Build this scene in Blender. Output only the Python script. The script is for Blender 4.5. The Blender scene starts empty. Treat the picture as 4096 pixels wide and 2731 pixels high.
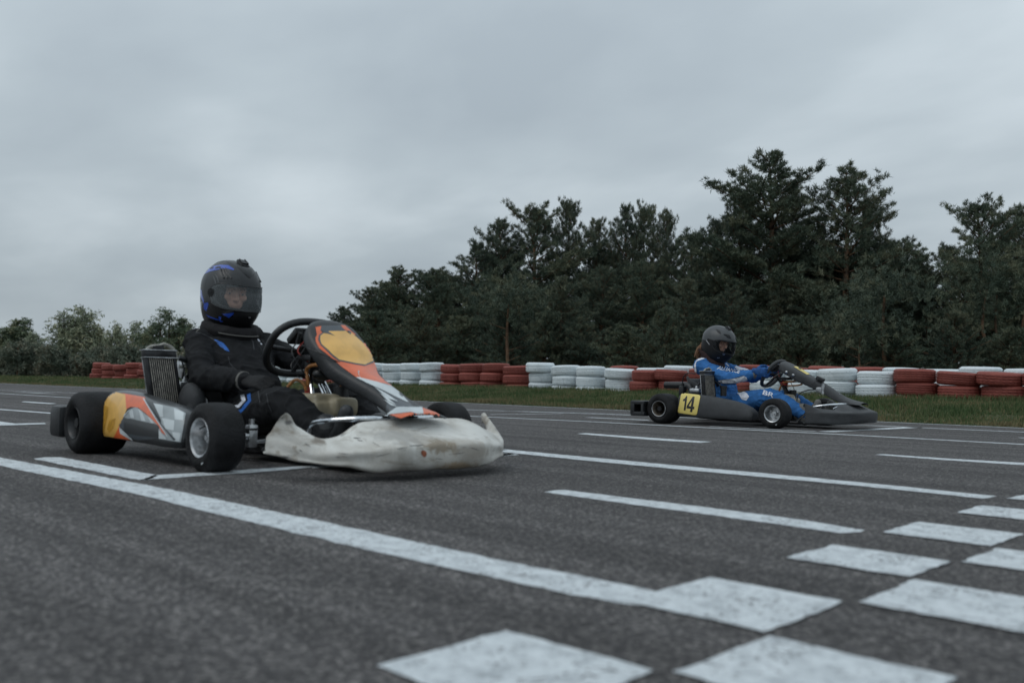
import bpy, bmesh, math, random
import numpy as np
from mathutils import Vector, Matrix, noise
from mathutils.bvhtree import BVHTree
random.seed(7)
S = bpy.context.scene
COL = S.collection
R = math.radians
# ------------------------------------------------------------------ camera
F_PX, CAM_H = 3665.9, .3546
def cam_axes(yaw=-.7621, pitch=.0438, roll=-.0192):
    f = Vector((math.sin(yaw)*math.cos(pitch), math.cos(yaw)*math.cos(pitch), math.sin(pitch)))
    r0 = Vector((math.cos(yaw), -math.sin(yaw), 0)); d0 = f.cross(r0)
    r = r0*math.cos(roll)+d0*math.sin(roll); d = -r0*math.sin(roll)+d0*math.cos(roll)
    return r, d, f
CR, CD, CF = cam_axes()
CAMP = Vector((0, 0, CAM_H))
cd = bpy.data.cameras.new('camera'); cam = bpy.data.objects.new('camera', cd); COL.objects.link(cam)
cam.matrix_world = Matrix(((CR.x, -CD.x, -CF.x, 0), (CR.y, -CD.y, -CF.y, 0), (CR.z, -CD.z, -CF.z, CAM_H), (0, 0, 0, 1)))
cd.sensor_width = 36; cd.lens = F_PX/4096*36; cd.clip_start = .05; cd.clip_end = 3000
cd.dof.use_dof = True; cd.dof.focus_distance = 8.3; cd.dof.aperture_fstop = 3.2
S.camera = cam
S.render.resolution_x = 1024; S.render.resolution_y = 682
def ray(u, v):
    return (CR*((u-2048)/F_PX)+CD*((v-1365.5)/F_PX)+CF).normalized()
def gnd(u, v, z=0.):
    d = ray(u, v); return CAMP+d*((z-CAM_H)/d.z)
# ------------------------------------------------------------------ view / light
S.view_settings.view_transform = 'Standard'; S.view_settings.look = 'None'
S.view_settings.exposure = 0; S.view_settings.gamma = 1
W = bpy.data.worlds.new('World'); S.world = W; W.use_nodes = True
nt = W.node_tree; nt.nodes.clear(); L = nt.links.new
def N(t, **k):
    n = nt.nodes.new(t)
    for a, b in k.items(): setattr(n, a, b)
    return n
SUN_EL, SUN_AZ = R(50), R(200)
sky = N('ShaderNodeTexSky', sky_type='NISHITA'); sky.sun_disc = False
sky.sun_elevation = SUN_EL; sky.sun_rotation = SUN_AZ; sky.air_density = 1.2; sky.dust_density = 2
tc = N('ShaderNodeTexCoord'); sep = N('ShaderNodeSeparateXYZ'); L(tc.outputs['Generated'], sep.inputs[0])
# cloud deck: project direction onto a flat layer
den = N('ShaderNodeMath', operation='ADD'); L(sep.outputs['Z'], den.inputs[0]); den.inputs[1].default_value = .22
den2 = N('ShaderNodeMath', operation='MAXIMUM'); L(den.outputs[0], den2.inputs[0]); den2.inputs[1].default_value = .05
dx = N('ShaderNodeMath', operation='DIVIDE'); L(sep.outputs['X'], dx.inputs[0]); L(den2.outputs[0], dx.inputs[1])
dy = N('ShaderNodeMath', operation='DIVIDE'); L(sep.outputs['Y'], dy.inputs[0]); L(den2.outputs[0], dy.inputs[1])
cv = N('ShaderNodeCombineXYZ'); L(dx.outputs[0], cv.inputs[0]); L(dy.outputs[0], cv.inputs[1])
mp = N('ShaderNodeMapping'); L(cv.outputs[0], mp.inputs[0]); mp.inputs['Rotation'].default_value = (0, 0, R(30)); mp.inputs['Scale'].default_value = (.8, 1.05, 1)
mp.inputs['Location'].default_value = (3.1, 1.7, 0)
n1 = N('ShaderNodeTexNoise'); L(mp.outputs[0], n1.inputs['Vector']); n1.inputs['Scale'].default_value = 1.5; n1.inputs['Detail'].default_value = 6; n1.inputs['Roughness'].default_value = .46; n1.inputs['Distortion'].default_value = .15
cr = N('ShaderNodeValToRGB'); L(n1.outputs[0], cr.inputs[0])
e = cr.color_ramp.elements; e[0].position = .30; e[0].color = (.304, .354, .394, 1); e[1].position = .72; e[1].color = (.490, .550, .588, 1)
m_ = cr.color_ramp.elements.new(.5); m_.color = (.366, .422, .460, 1)
# brighter towards the zenith, like a real overcast sky
zr = N('ShaderNodeMapRange'); L(sep.outputs['Z'], zr.inputs[0]); zr.inputs[1].default_value = 0; zr.inputs[2].default_value = 1; zr.inputs[3].default_value = .97; zr.inputs[4].default_value = 1.9
hs = N('ShaderNodeVectorMath', operation='SCALE'); L(cr.outputs[0], hs.inputs[0]); L(zr.outputs[0], hs.inputs['Scale'])
skm = N('ShaderNodeVectorMath', operation='SCALE'); L(sky.outputs[0], skm.inputs[0]); skm.inputs['Scale'].default_value = 1.
b1 = N('ShaderNodeBackground'); L(skm.outputs[0], b1.inputs[0]); b1.inputs[1].default_value = .05
b2 = N('ShaderNodeBackground'); L(hs.outputs[0], b2.inputs[0]); b2.inputs[1].default_value = 1.15
mx = N('ShaderNodeMixShader'); mx.inputs[0].default_value = .9; L(b1.outputs[0], mx.inputs[1]); L(b2.outputs[0], mx.inputs[2])
wo = N('ShaderNodeOutputWorld'); L(mx.outputs[0], wo.inputs[0])
sd = bpy.data.lights.new('sun', 'SUN'); sd.energy = .5; sd.angle = R(30); sd.color = (1, .97, .93)
so = bpy.data.objects.new('sun', sd); COL.objects.link(so)
sdir = Vector((math.sin(SUN_AZ)*math.cos(SUN_EL), math.cos(SUN_AZ)*math.cos(SUN_EL), math.sin(SUN_EL)))
so.rotation_euler = sdir.to_track_quat('Z', 'Y').to_euler()
# ------------------------------------------------------------------ materials
def mat(name, col, rough=.6, metal=0., var=.0, vscale=20, bump=0., bscale=60, col2=None, spec=.5, detail=4, alpha=1., coords='Object', lo=.4, hi=.6, coat=0., objvar=0.):
    m = bpy.data.materials.new(name); m.use_nodes = True; t = m.node_tree; b = t.nodes['Principled BSDF']
    b.inputs['Base Color'].default_value = (*col, 1); b.inputs['Roughness'].default_value = rough; b.inputs['Metallic'].default_value = metal
    b.inputs['Specular IOR Level'].default_value = spec; b.inputs['Alpha'].default_value = alpha; b.inputs['Coat Weight'].default_value = coat
    c = t.nodes.new('ShaderNodeTexCoord')
    last = None
    if var or col2:
        n = t.nodes.new('ShaderNodeTexNoise'); n.inputs['Scale'].default_value = vscale; n.inputs['Detail'].default_value = detail; n.inputs['Roughness'].default_value = .6
        t.links.new(c.outputs[coords], n.inputs['Vector'])
        r = t.nodes.new('ShaderNodeValToRGB'); t.links.new(n.outputs[0], r.inputs[0])
        c2 = col2 or tuple(x*(1+var) for x in col); c1 = col if col2 else tuple(x*(1-var) for x in col)
        r.color_ramp.elements[0].position = lo; r.color_ramp.elements[1].position = hi
        r.color_ramp.elements[0].color = (*c1, 1); r.color_ramp.elements[1].color = (*c2, 1)
        last = r.outputs[0]
        rr = t.nodes.new('ShaderNodeMapRange'); t.links.new(n.outputs[0], rr.inputs[0]); rr.inputs[3].default_value = max(0, rough-.1); rr.inputs[4].default_value = min(1, rough+.12)
        t.links.new(rr.outputs[0], b.inputs['Roughness'])
    if objvar:
        oi = t.nodes.new('ShaderNodeObjectInfo'); mr = t.nodes.new('ShaderNodeMapRange'); t.links.new(oi.outputs['Random'], mr.inputs[0])
        mr.inputs[3].default_value = 1-objvar; mr.inputs[4].default_value = 1+objvar
        s = t.nodes.new('ShaderNodeVectorMath'); s.operation = 'SCALE'
        if last: t.links.new(last, s.inputs[0])
        else: s.inputs[0].default_value = col
        t.links.new(mr.outputs[0], s.inputs['Scale']); last = s.outputs[0]
    if last: t.links.new(last, b.inputs['Base Color'])
    if bump:
        n = t.nodes.new('ShaderNodeTexNoise'); n.inputs['Scale'].default_value = bscale; n.inputs['Detail'].default_value = 3
        t.links.new(c.outputs[coords], n.inputs['Vector'])
        u = t.nodes.new('ShaderNodeBump'); u.inputs['Strength'].default_value = bump; u.inputs['Distance'].default_value = .01
        t.links.new(n.outputs[0], u.inputs['Height']); t.links.new(u.outputs[0], b.inputs['Normal'])
    return m
M = {}
def defm(k, *a, **kw): M[k] = mat(k, *a, **kw)
defm('rubber', (.0125, .0125, .0135), .66, var=.45, vscale=11, bump=.4, bscale=110, spec=.22)
defm('black_plastic', (.012, .013, .0145), .40, var=.3, vscale=12, bump=.15, bscale=120)
defm('grey_plastic', (.040, .042, .045), .5, var=.15, vscale=14, bump=.5, bscale=260, spec=.4)
defm('dark_metal', (.04, .04, .042), .42, .8, var=.4, vscale=15)
defm('fin_metal', (.50, .46, .40), .5, .5, var=.3, vscale=40)
defm('chrome', (.62, .65, .68), .16, 1., var=.1, vscale=30)
defm('alu', (.52, .53, .54), .36, 1., var=.25, vscale=25, bump=.1, bscale=80)
defm('magnesium', (.16, .135, .11), .55, .6, var=.3, vscale=30)
defm('black_paint', (.012, .012, .013), .35)
defm('red_rubber', (.45, .05, .035), .5)
defm('hose_clear', (.27, .26, .23), .35, var=.2, vscale=40)
defm('hose_amber', (.35, .15, .045), .35, var=.35, vscale=60)
defm('tank_plastic', (.36, .31, .21), .45, var=.22, vscale=7, bump=.05, bscale=30)
defm('yellow', (.74, .42, .10), .34, var=.08, vscale=15, coat=.25)
defm('yellow_stain', (.52, .27, .035), .4, var=.15, vscale=40)
defm('orange', (.68, .12, .03), .34, var=.1, vscale=15, coat=.25)
defm('sticker_grey', (.052, .062, .072), .36, var=.12, vscale=15, coat=.2)
defm('sticker_black', (.016, .018, .02), .34, coat=.2)
defm('sticker_white', (.52, .56, .57), .34, var=.12, vscale=9)
defm('sticker_silver', (.30, .33, .34), .34, var=.15, vscale=9)
defm('plate_yellow', (.70, .56, .16), .5, var=.06, vscale=20)
defm('plate_black', (.012, .012, .013), .5)
defm('suit_black', (.0125, .013, .0145), .8, var=.25, vscale=30, bump=.35, bscale=300, spec=.2)
defm('suit_blue', (.030, .135, .36), .78, var=.14, vscale=20, bump=.35, bscale=300, spec=.3)
defm('cloth_white', (.66, .68, .74), .75, var=.08, vscale=30, spec=.3)
defm('patch_blue', (.01, .11, .42), .6)
defm('cloth_brown', (.045, .028, .027), .9, var=.25, vscale=50, bump=.4, bscale=200, spec=.15)
defm('collar_black', (.014, .013, .014), .8, var=.25, vscale=30, bump=.3, bscale=200, spec=.2)
defm('glove_black', (.013, .013, .014), .75, var=.2, vscale=40, bump=.3, bscale=200, spec=.3)
defm('glove_blue', (.02, .085, .26), .7, var=.2, vscale=40, bump=.3, bscale=200, spec=.3)
defm('glove_grey', (.13, .125, .115), .75)
defm('skin', (.66, .38, .28), .55, var=.08, vscale=30)
defm('eye_dark', (.03, .02, .018), .3)
defm('hair', (.30, .155, .08), .6, var=.5, vscale=140)
defm('helmet_dark', (.020, .0215, .0235), .34, var=.08, vscale=40, spec=.5)
defm('helmet_lower', (.011, .011, .012), .5, spec=.3)
defm('helmet_grey', (.056, .060, .064), .40, var=.1, vscale=30, spec=.5)
defm('helmet_black', (.008, .008, .009), .22, coat=.5)
defm('helmet_blue', (.02, .07, .42), .22, coat=.6)
defm('logo_silver', (.5, .5, .52), .3, .7)
def visor_mat(name, a, tint):
    m = bpy.data.materials.new(name); m.use_nodes = True; t = m.node_tree; t.nodes.clear()
    o = t.nodes.new('ShaderNodeOutputMaterial'); mix = t.nodes.new('ShaderNodeMixShader'); tr = t.nodes.new('ShaderNodeBsdfTransparent'); gl = t.nodes.new('ShaderNodeBsdfPrincipled')
    tr.inputs[0].default_value = (*tint, 1); gl.inputs['Base Color'].default_value = (.42, .46, .48, 1) if a > .07 else (.10, .11, .12, 1); gl.inputs['Roughness'].default_value = .10  # near visor: pale base colour paints the sky's hazy reflection onto clear plastic
    lw = t.nodes.new('ShaderNodeFresnel'); lw.inputs[0].default_value = 1.35
    ad = t.nodes.new('ShaderNodeMath'); ad.operation = 'ADD'; ad.inputs[1].default_value = a; ad.use_clamp = True
    t.links.new(lw.outputs[0], ad.inputs[0]); t.links.new(ad.outputs[0], mix.inputs[0])
    t.links.new(tr.outputs[0], mix.inputs[1]); t.links.new(gl.outputs[0], mix.inputs[2]); t.links.new(mix.outputs[0], o.inputs[0])
    M[name] = m
visor_mat('visor_painted_haze', .18, (.97, .97, .97)); visor_mat('visor_dark', .05, (.85, .85, .85))
# scuffed white plastic of the battered nose
SPOTS = [((1.7, -.03, .115), (.11, .035), (.25, .20, .14), .9), ((1.7, .06, .04), (.10, .022), (.33, .24, .15), .8), ((1.7, .0, .02), (.5, .012), (.20, .18, .15), .8), ((1.6, -.33, .16), (.03, .012), (.05, .05, .055), .95), ((1.45, -.42, .14), (.03, .022), (.16, .13, .10), .8), ((1.5, .50, .11), (.03, .05), (.14, .14, .15), .8), ((1.7, -.16, .15), (.10, .03), (.34, .33, .31), .7), ((1.4, -.50, .20), (.015, .012), (.08, .08, .085), .8), ((1.7, .14, .09), (.10, .05), (.40, .36, .31), .7)]
def scuffed():
    m = mat('scuffed_white', (.56, .56, .53), .55, bump=.2, bscale=40); t = m.node_tree; b = t.nodes['Principled BSDF']; l = t.links.new
    c = t.nodes.new('ShaderNodeTexCoord')
    def nz(s, d, dist=0, sc=None):
        n = t.nodes.new('ShaderNodeTexNoise'); n.inputs['Scale'].default_value = s; n.inputs['Detail'].default_value = d; n.inputs['Distortion'].default_value = dist; n.inputs['Roughness'].default_value = .62
        if sc:
            mpp = t.nodes.new('ShaderNodeMapping'); mpp.inputs['Scale'].default_value = sc; l(c.outputs['Object'], mpp.inputs[0]); l(mpp.outputs[0], n.inputs['Vector'])
        else: l(c.outputs['Object'], n.inputs['Vector'])
        return n
    def ramp(n, stops):
        r = t.nodes.new('ShaderNodeValToRGB'); l(n.outputs[0], r.inputs[0]); r.color_ramp.elements[0].position = stops[0][0]; r.color_ramp.elements[0].color = (*[stops[0][1]]*3, 1)
        r.color_ramp.elements[1].position = stops[1][0]; r.color_ramp.elements[1].color = (*[stops[1][1]]*3, 1); return r
    def mixc(fac, a, bcol):
        x = t.nodes.new('ShaderNodeMix'); x.data_type = 'RGBA'; l(fac, x.inputs[0]); l(a, x.inputs[6]) if not isinstance(a, tuple) else None
        if isinstance(a, tuple): x.inputs[6].default_value = (*a, 1)
        x.inputs[7].default_value = (*bcol, 1); return x.outputs[2]
    g = mixc(ramp(nz(5, 8, .6), [(.42, 0), (.62, .75)]).outputs[0], (.66, .65, .61), (.38, .355, .31))
    g = mixc(ramp(nz(9, 7, 1.5, (1, .5, 1.5)), [(.54, 0), (.66, .75)]).outputs[0], g, (.26, .22, .17))
    g = mixc(ramp(nz(16, 4, .3, (.6, .4, 2)), [(.62, 0), (.70, .85)]).outputs[0], g, (.10, .10, .10))
    for (c_, rad, colr, amt) in SPOTS:
        vd = t.nodes.new('ShaderNodeVectorMath'); vd.operation = 'DISTANCE'; mpp = t.nodes.new('ShaderNodeMapping'); mpp.vector_type = 'POINT'; mpp.inputs['Scale'].default_value = (1, 1/rad[0], 1/rad[1]); l(c.outputs['Object'], mpp.inputs[0]); l(mpp.outputs[0], vd.inputs[0]); vd.inputs[1].default_value = (c_[0], c_[1]/rad[0], c_[2]/rad[1])
        nn = nz(22, 6, 1.); ad = t.nodes.new('ShaderNodeMath'); ad.operation = 'MULTIPLY_ADD'; l(nn.outputs[0], ad.inputs[0]); ad.inputs[1].default_value = 2.6; l(vd.outputs['Value'], ad.inputs[2])
        r = t.nodes.new('ShaderNodeValToRGB'); ml = t.nodes.new('ShaderNodeMath'); ml.operation = 'MULTIPLY'; ml.inputs[1].default_value = .4; l(ad.outputs[0], ml.inputs[0]); l(ml.outputs[0], r.inputs[0]); r.color_ramp.elements[0].position = .70; r.color_ramp.elements[0].color = (amt, amt, amt, 1); r.color_ramp.elements[1].position = .92; r.color_ramp.elements[1].color = (0, 0, 0, 1)
        g = mixc(r.outputs[0], g, colr)
    l(g, b.inputs['Base Color']); M['scuffed'] = m
scuffed()
# ------------------------------------------------------------------ mesh helpers
def link(name, me, m, parent=None, smooth=True):
    o = bpy.data.objects.new(name, me); COL.objects.link(o)
    if m is not None:
        for x in (m if isinstance(m, (list, tuple)) else [m]): me.materials.append(x)
    if smooth: me.shade_smooth()
    if parent is not None: o.parent = parent
    return o
def empty(name, loc=(0, 0, 0), rz=0):
    o = bpy.data.objects.new(name, None); COL.objects.link(o); o.location = loc; o.rotation_euler = (0, 0, rz); o.empty_display_size = .1; return o
def tag(o, label=None, cat=None, group=None, kind=None):
    if label: o['label'] = label
    if cat: o['category'] = cat
    if group: o['group'] = group
    if kind: o['kind'] = kind
    return o
class MB:
    def __init__(s): s.v = []; s.f = []; s.mi = []
    def add(s, vs, fs, mi=0):
        k = len(s.v); s.v += [tuple(x) for x in vs]; s.f += [tuple(i+k for i in f) for f in fs]; s.mi += [mi]*len(fs)
    def box(s, c, d, rot=None, bev=.0, mi=0):
        bm = bmesh.new(); bmesh.ops.create_cube(bm, size=1)
        for v in bm.verts: v.co = Vector((v.co.x*d[0], v.co.y*d[1], v.co.z*d[2]))
        if bev: bmesh.ops.bevel(bm, geom=bm.edges[:], offset=bev, segments=2, affect='EDGES', profile=.6)
        mtx = (rot.to_4x4() if rot else Matrix())
        s.frombm(bm, Matrix.Translation(c) @ mtx, mi)
    def frombm(s, bm, mtx=Matrix(), mi=0):
        bm.verts.index_update(); vs = [mtx @ v.co for v in bm.verts]; fs = [[v.index for v in f.verts] for f in bm.faces]; s.add(vs, fs, mi); bm.free()
    def loft(s, rings, closed=True, cap=True, mi=0):
        n = len(rings[0]); vs = [p for r in rings for p in r]; fs = []
        for i in range(len(rings)-1):
            for j in range(n if closed else n-1):
                a = i*n+j; b = i*n+(j+1) % n; fs.append((a, b, b+n, a+n))
        if cap and closed:
            fs.append(tuple(range(n))[::-1]); fs.append(tuple((len(rings)-1)*n+j for j in range(n)))
        s.add(vs, fs, mi)
    def tube(s, pts, r, n=10, smooth=0, mi=0, cap=True):
        pts = [Vector(p) for p in pts]; rs = list(r) if isinstance(r, (list, tuple)) else [r]*len(pts)
        if smooth: pts, rs = spline(pts, rs, smooth)
        rings = []; t0 = (pts[1]-pts[0]).normalized(); up = Vector((0, 0, 1)) if abs(t0.z) < .9 else Vector((1, 0, 0)); u = t0.cross(up).normalized()
        for i, p in enumerate(pts):
            t = (pts[min(i+1, len(pts)-1)]-pts[max(i-1, 0)]).normalized(); u = (u-t*u.dot(t)).normalized(); w = t.cross(u)
            rings.append([p+(u*math.cos(2*math.pi*k/n)+w*math.sin(2*math.pi*k/n))*rs[i] for k in range(n)])
        s.loft(rings, True, cap, mi)
    def lathe(s, prof, n=48, axis='y', c=(0, 0, 0), mi=0, closed=False):
        rings = []
        for (r_, h) in prof:
            ring = []
            for k in range(n):
                a = 2*math.pi*k/n; x, y = r_*math.cos(a), r_*math.sin(a)
                p = (x, h, y) if axis == 'y' else ((x, y, h) if axis == 'z' else (h, x, y))
                ring.append(Vector(c)+Vector(p))
            rings.append(ring)
        if closed: rings.append(rings[0])
        s.loft(rings, True, False, mi)
    def ell(s, c, r, rot=None, n=16, mi=0):
        bm = bmesh.new(); bmesh.ops.create_uvsphere(bm, u_segments=n, v_segments=n//2+2, radius=1)
        mt = Matrix.Translation(c) @ (rot.to_4x4() if rot else Matrix()) @ Matrix.Diagonal((*r, 1)); s.frombm(bm, mt, mi)
    def mesh(s, name):
        me = bpy.data.meshes.new(name); me.from_pydata(s.v, [], s.f)
        if any(s.mi): me.polygons.foreach_set('material_index', s.mi)
        me.update(); return me
    def build(s, name, m, parent=None, smooth=True, sharp=35, fix=True):
        me = s.mesh(name)
        if fix:
            bm = bmesh.new(); bm.from_mesh(me); bmesh.ops.recalc_face_normals(bm, faces=bm.faces[:]); bm.to_mesh(me); bm.free()
        o = link(name, me, m, parent, smooth)
        if smooth and sharp: me.set_sharp_from_angle(angle=R(sharp))
        return o
def spline(pts, rs, k):
    P, Q = [], []; n = len(pts)
    for i in range(n-1):
        p0, p1, p2, p3 = pts[max(i-1, 0)], pts[i], pts[i+1], pts[min(i+2, n-1)]
        for j in range(k):
            t = j/k; P.append(.5*((2*p1)+(p2-p0)*t+(2*p0-5*p1+4*p2-p3)*t*t+(3*p1-p0-3*p2+p3)*t**3)); Q.append(rs[i]+(rs[i+1]-rs[i])*t)
    P.append(pts[-1]); Q.append(rs[-1]); return P, Q
def interp(x, tab):
    if x <= tab[0][0]: return tab[0][1]
    for (a, b), (c, d) in zip(tab, tab[1:]):
        if x <= c:
            t = (x-a)/(c-a); t = t*t*(3-2*t) if c-a > 0 else 0; return b+(d-b)*t
    return tab[-1][1]
def lin(x, tab):
    if x <= tab[0][0]: return tab[0][1]
    for (a, b), (c, d) in zip(tab, tab[1:]):
        if x <= c: return b+(d-b)*(x-a)/(c-a)
    return tab[-1][1]
def evalmesh(o):
    dg = bpy.context.evaluated_depsgraph_get(); dg.update(); return bpy.data.meshes.new_from_object(o.evaluated_get(dg))
def remeshed(mb, voxel, smooth_it=4, name='tmp', fac=.5):
    me = mb.mesh(name); o = bpy.data.objects.new(name, me); COL.objects.link(o)
    m = o.modifiers.new('r', 'REMESH'); m.mode = 'VOXEL'; m.voxel_size = voxel
    if smooth_it: q = o.modifiers.new('s', 'SMOOTH'); q.iterations = smooth_it; q.factor = fac
    r = evalmesh(o); bpy.data.objects.remove(o); return r
def subsurf(o, lv=1):
    m = o.modifiers.new('s', 'SUBSURF'); m.levels = lv; m.render_levels = lv; return o
def solid(o, t, off=-1):
    m = o.modifiers.new('sol', 'SOLIDIFY'); m.thickness = t; m.offset = off; return o
# ---- stickers: an outline laid on the surface of an object, following its curvature
def bvh_of(o):
    me = evalmesh(o); bm = bmesh.new(); bm.from_mesh(me); bm.transform(o_world(o)); bpy.data.meshes.remove(me)
    b = BVHTree.FromBMesh(bm); bm.free(); return b
def o_world(o):
    m = o.matrix_basis.copy(); p = o.parent
    while p: m = p.matrix_basis @ m; p = p.parent
    return m
def sticker_mesh(polys, bvh, place, direction, off, step):
    """polys: 2-D outlines; place(p)->world start point; direction(p)->world ray"""
    bm = bmesh.new()
    for pl in polys:
        vs = [bm.verts.new((x, y, 0)) for x, y in pl]
        if len(vs) > 2:
            try: bm.faces.new(vs)
            except ValueError: pass
    bmesh.ops.triangulate(bm, faces=bm.faces[:])
    for _ in range(7):
        es = [e for e in bm.edges if e.calc_length() > step]
        if not es: break
        bmesh.ops.subdivide_edges(bm, edges=es, cuts=1); bmesh.ops.triangulate(bm, faces=[f for f in bm.faces if len(f.verts) > 3])
    dead = []
    for v in bm.verts:
        q = (v.co.x, v.co.y); st = place(q); d = direction(q)
        h, nrm, i, _ = bvh.ray_cast(st, d)
        if h is None or nrm.dot(d) > 0 and False: dead.append(v); continue
        if nrm.dot(d) > 0: nrm = -nrm
        v.co = h+nrm*off
    bmesh.ops.delete(bm, geom=dead, context='VERTS')
    bad = [f for f in bm.faces if max(e.calc_length() for e in f.edges) > .15]
    bmesh.ops.delete(bm, geom=bad, context='FACES')
    return bm
def finish_sticker(bm, name, m, parent):
    if name.endswith('panel'):   # one patch of cloth: keep the largest island
        left = set(bm.faces); best = []
        while left:
            q = [left.pop()]; isl = [q[0]]
            while q:
                for e in q.pop().edges:
                    for g in e.link_faces:
                        if g in left: left.discard(g); q.append(g); isl.append(g)
            if len(isl) > len(best): best = isl
        keep = set(best); bmesh.ops.delete(bm, geom=[f for f in bm.faces if f not in keep], context='FACES')
    me = bpy.data.meshes.new(name); bm.transform(o_world(parent).inverted()); bm.to_mesh(me); bm.free()
    return link(name, me, m, parent, True)
def sticker_seen(name, polys, target, m, parent=None, off=.0012, step=9, bvh=None, sc=1., ox=0., oy=0.):
    polys = [[(ox+x/sc, oy+y/sc) for x, y in p] for p in polys]
    return finish_sticker(sticker_mesh(polys, bvh or bvh_of(target), lambda q: CAMP.copy(), lambda q: ray(*q), off, step), name, m, parent or target)
def text_polys(txt, size, bold=.0, shear=0., space=1.):
    cu = bpy.data.curves.new('t', 'FONT'); cu.body = txt; cu.size = size; cu.offset = bold; cu.shear = shear; cu.resolution_u = 3; cu.space_character = space
    o = bpy.data.objects.new('t', cu); COL.objects.link(o); me = evalmesh(o); bpy.data.objects.remove(o)
    ps = [[(me.vertices[i].co.x, me.vertices[i].co.y) for i in p.vertices] for p in me.polygons]; bpy.data.meshes.remove(me); return ps
def sticker_text(name, txt, target, origin, ax, ay, m, size, bold=.0, shear=0., parent=None, off=.002, step=.012, dir_=None, squash=1., bvh=None):
    """letters laid along ax / ay (world) from origin, pressed on the surface along dir_"""
    ps = text_polys(txt, size, bold, shear); ax = Vector(ax).normalized(); ay = Vector(ay).normalized(); d = Vector(dir_).normalized(); o0 = Vector(origin)
    pl = lambda q: o0+ax*q[0]*squash+ay*q[1]-d*.3
    return finish_sticker(sticker_mesh(ps, bvh or bvh_of(target), pl, lambda q: d, off, step), name, m, parent or target)
# ================================================================== GROUND
def berm(x, y):
    """height of the grass verge and the land beyond it"""
    t = min(max((y-9.9-.02*max(0, -x-25))/2.3, 0), 1); h = .17*t*t*(3-2*t)
    if t > .02: h += .02*noise.noise(Vector((x*.7, y*.9, 0)))+.012*noise.noise(Vector((x*3, y*3, 2)))
    d = max(0, math.hypot(x, y)-30); return h-.3*min(1, d/100)*min(1, t+.0)
def edge_y(x):   # kerbless edge between tarmac and grass
    return lin(x, [(-120, 9.3), (-32.4, 9.62), (-10.6, 10.07), (-2.6, 9.93), (20, 9.9)])
def asphalt():
    m = bpy.data.materials.new('asphalt'); m.use_nodes = True; t = m.node_tree; b = t.nodes['Principled BSDF']; l = t.links.new
    g = t.nodes.new('ShaderNodeNewGeometry')
    def nz(s, d=3, r=.6, sc=None):
        n = t.nodes.new('ShaderNodeTexNoise'); n.inputs['Scale'].default_value = s; n.inputs['Detail'].default_value = d; n.inputs['Roughness'].default_value = r
        if sc:
            q = t.nodes.new('ShaderNodeMapping'); q.inputs['Scale'].default_value = sc; l(g.outputs['Position'], q.inputs[0]); l(q.outputs[0], n.inputs['Vector'])
        else: l(g.outputs['Position'], n.inputs['Vector'])
        return n
    v = t.nodes.new('ShaderNodeTexVoronoi'); v.inputs['Scale'].default_value = 150; l(g.outputs['Position'], v.inputs['Vector'])
    bl = t.nodes.new('ShaderNodeSeparateColor'); l(v.outputs['Color'], bl.inputs[0])
    rs = t.nodes.new('ShaderNodeValToRGB'); l(bl.outputs[0], rs.inputs[0])
    e = rs.color_ramp.elements; e[0].position = .0; e[0].color = (.043, .040, .040, 1); e[1].position = 1; e[1].color = (.225, .21, .20, 1); k = rs.color_ramp.elements.new(.65); k.color = (.086, .081, .081, 1)
    big = t.nodes.new('ShaderNodeMapRange'); l(nz(.5, 5).outputs[0], big.inputs[0]); big.inputs[1].default_value = .3; big.inputs[2].default_value = .7; big.inputs[3].default_value = .84; big.inputs[4].default_value = 1.2
    med = t.nodes.new('ShaderNodeMapRange'); l(nz(46, 4, .7).outputs[0], med.inputs[0]); med.inputs[1].default_value = .3; med.inputs[2].default_value = .7; med.inputs[3].default_value = .74; med.inputs[4].default_value = 1.28
    # rubber laid down in streaks along the track
    st = t.nodes.new('ShaderNodeMapRange'); l(nz(1, 5, .6, (.12, 5.5, 1)).outputs[0], st.inputs[0]); st.inputs[1].default_value = .38; st.inputs[2].default_value = .60; st.inputs[3].default_value = .70; st.inputs[4].default_value = 1.06
    sc = [st]
    cur = rs.outputs[0]
    for q in (big, med, st):
        s = t.nodes.new('ShaderNodeVectorMath'); s.operation = 'SCALE'; l(cur, s.inputs[0]); l(q.outputs[0], s.inputs['Scale']); cur = s.outputs[0]
    l(cur, b.inputs['Base Color']); b.inputs['Roughness'].default_value = .85; b.inputs['Specular IOR Level'].default_value = .35
    u = t.nodes.new('ShaderNodeBump'); u.inputs['Strength'].default_value = .9; u.inputs['Distance'].default_value = .006
    l(v.outputs['Distance'], u.inputs['Height']); u2 = t.nodes.new('ShaderNodeBump'); u2.inputs['Strength'].default_value = .6; u2.inputs['Distance'].default_value = .01; l(nz(45, 3).outputs[0], u2.inputs['Height']); l(u.outputs[0], u2.inputs['Normal']); l(u2.outputs[0], b.inputs['Normal'])
    return m
M['asphalt'] = asphalt()
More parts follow.
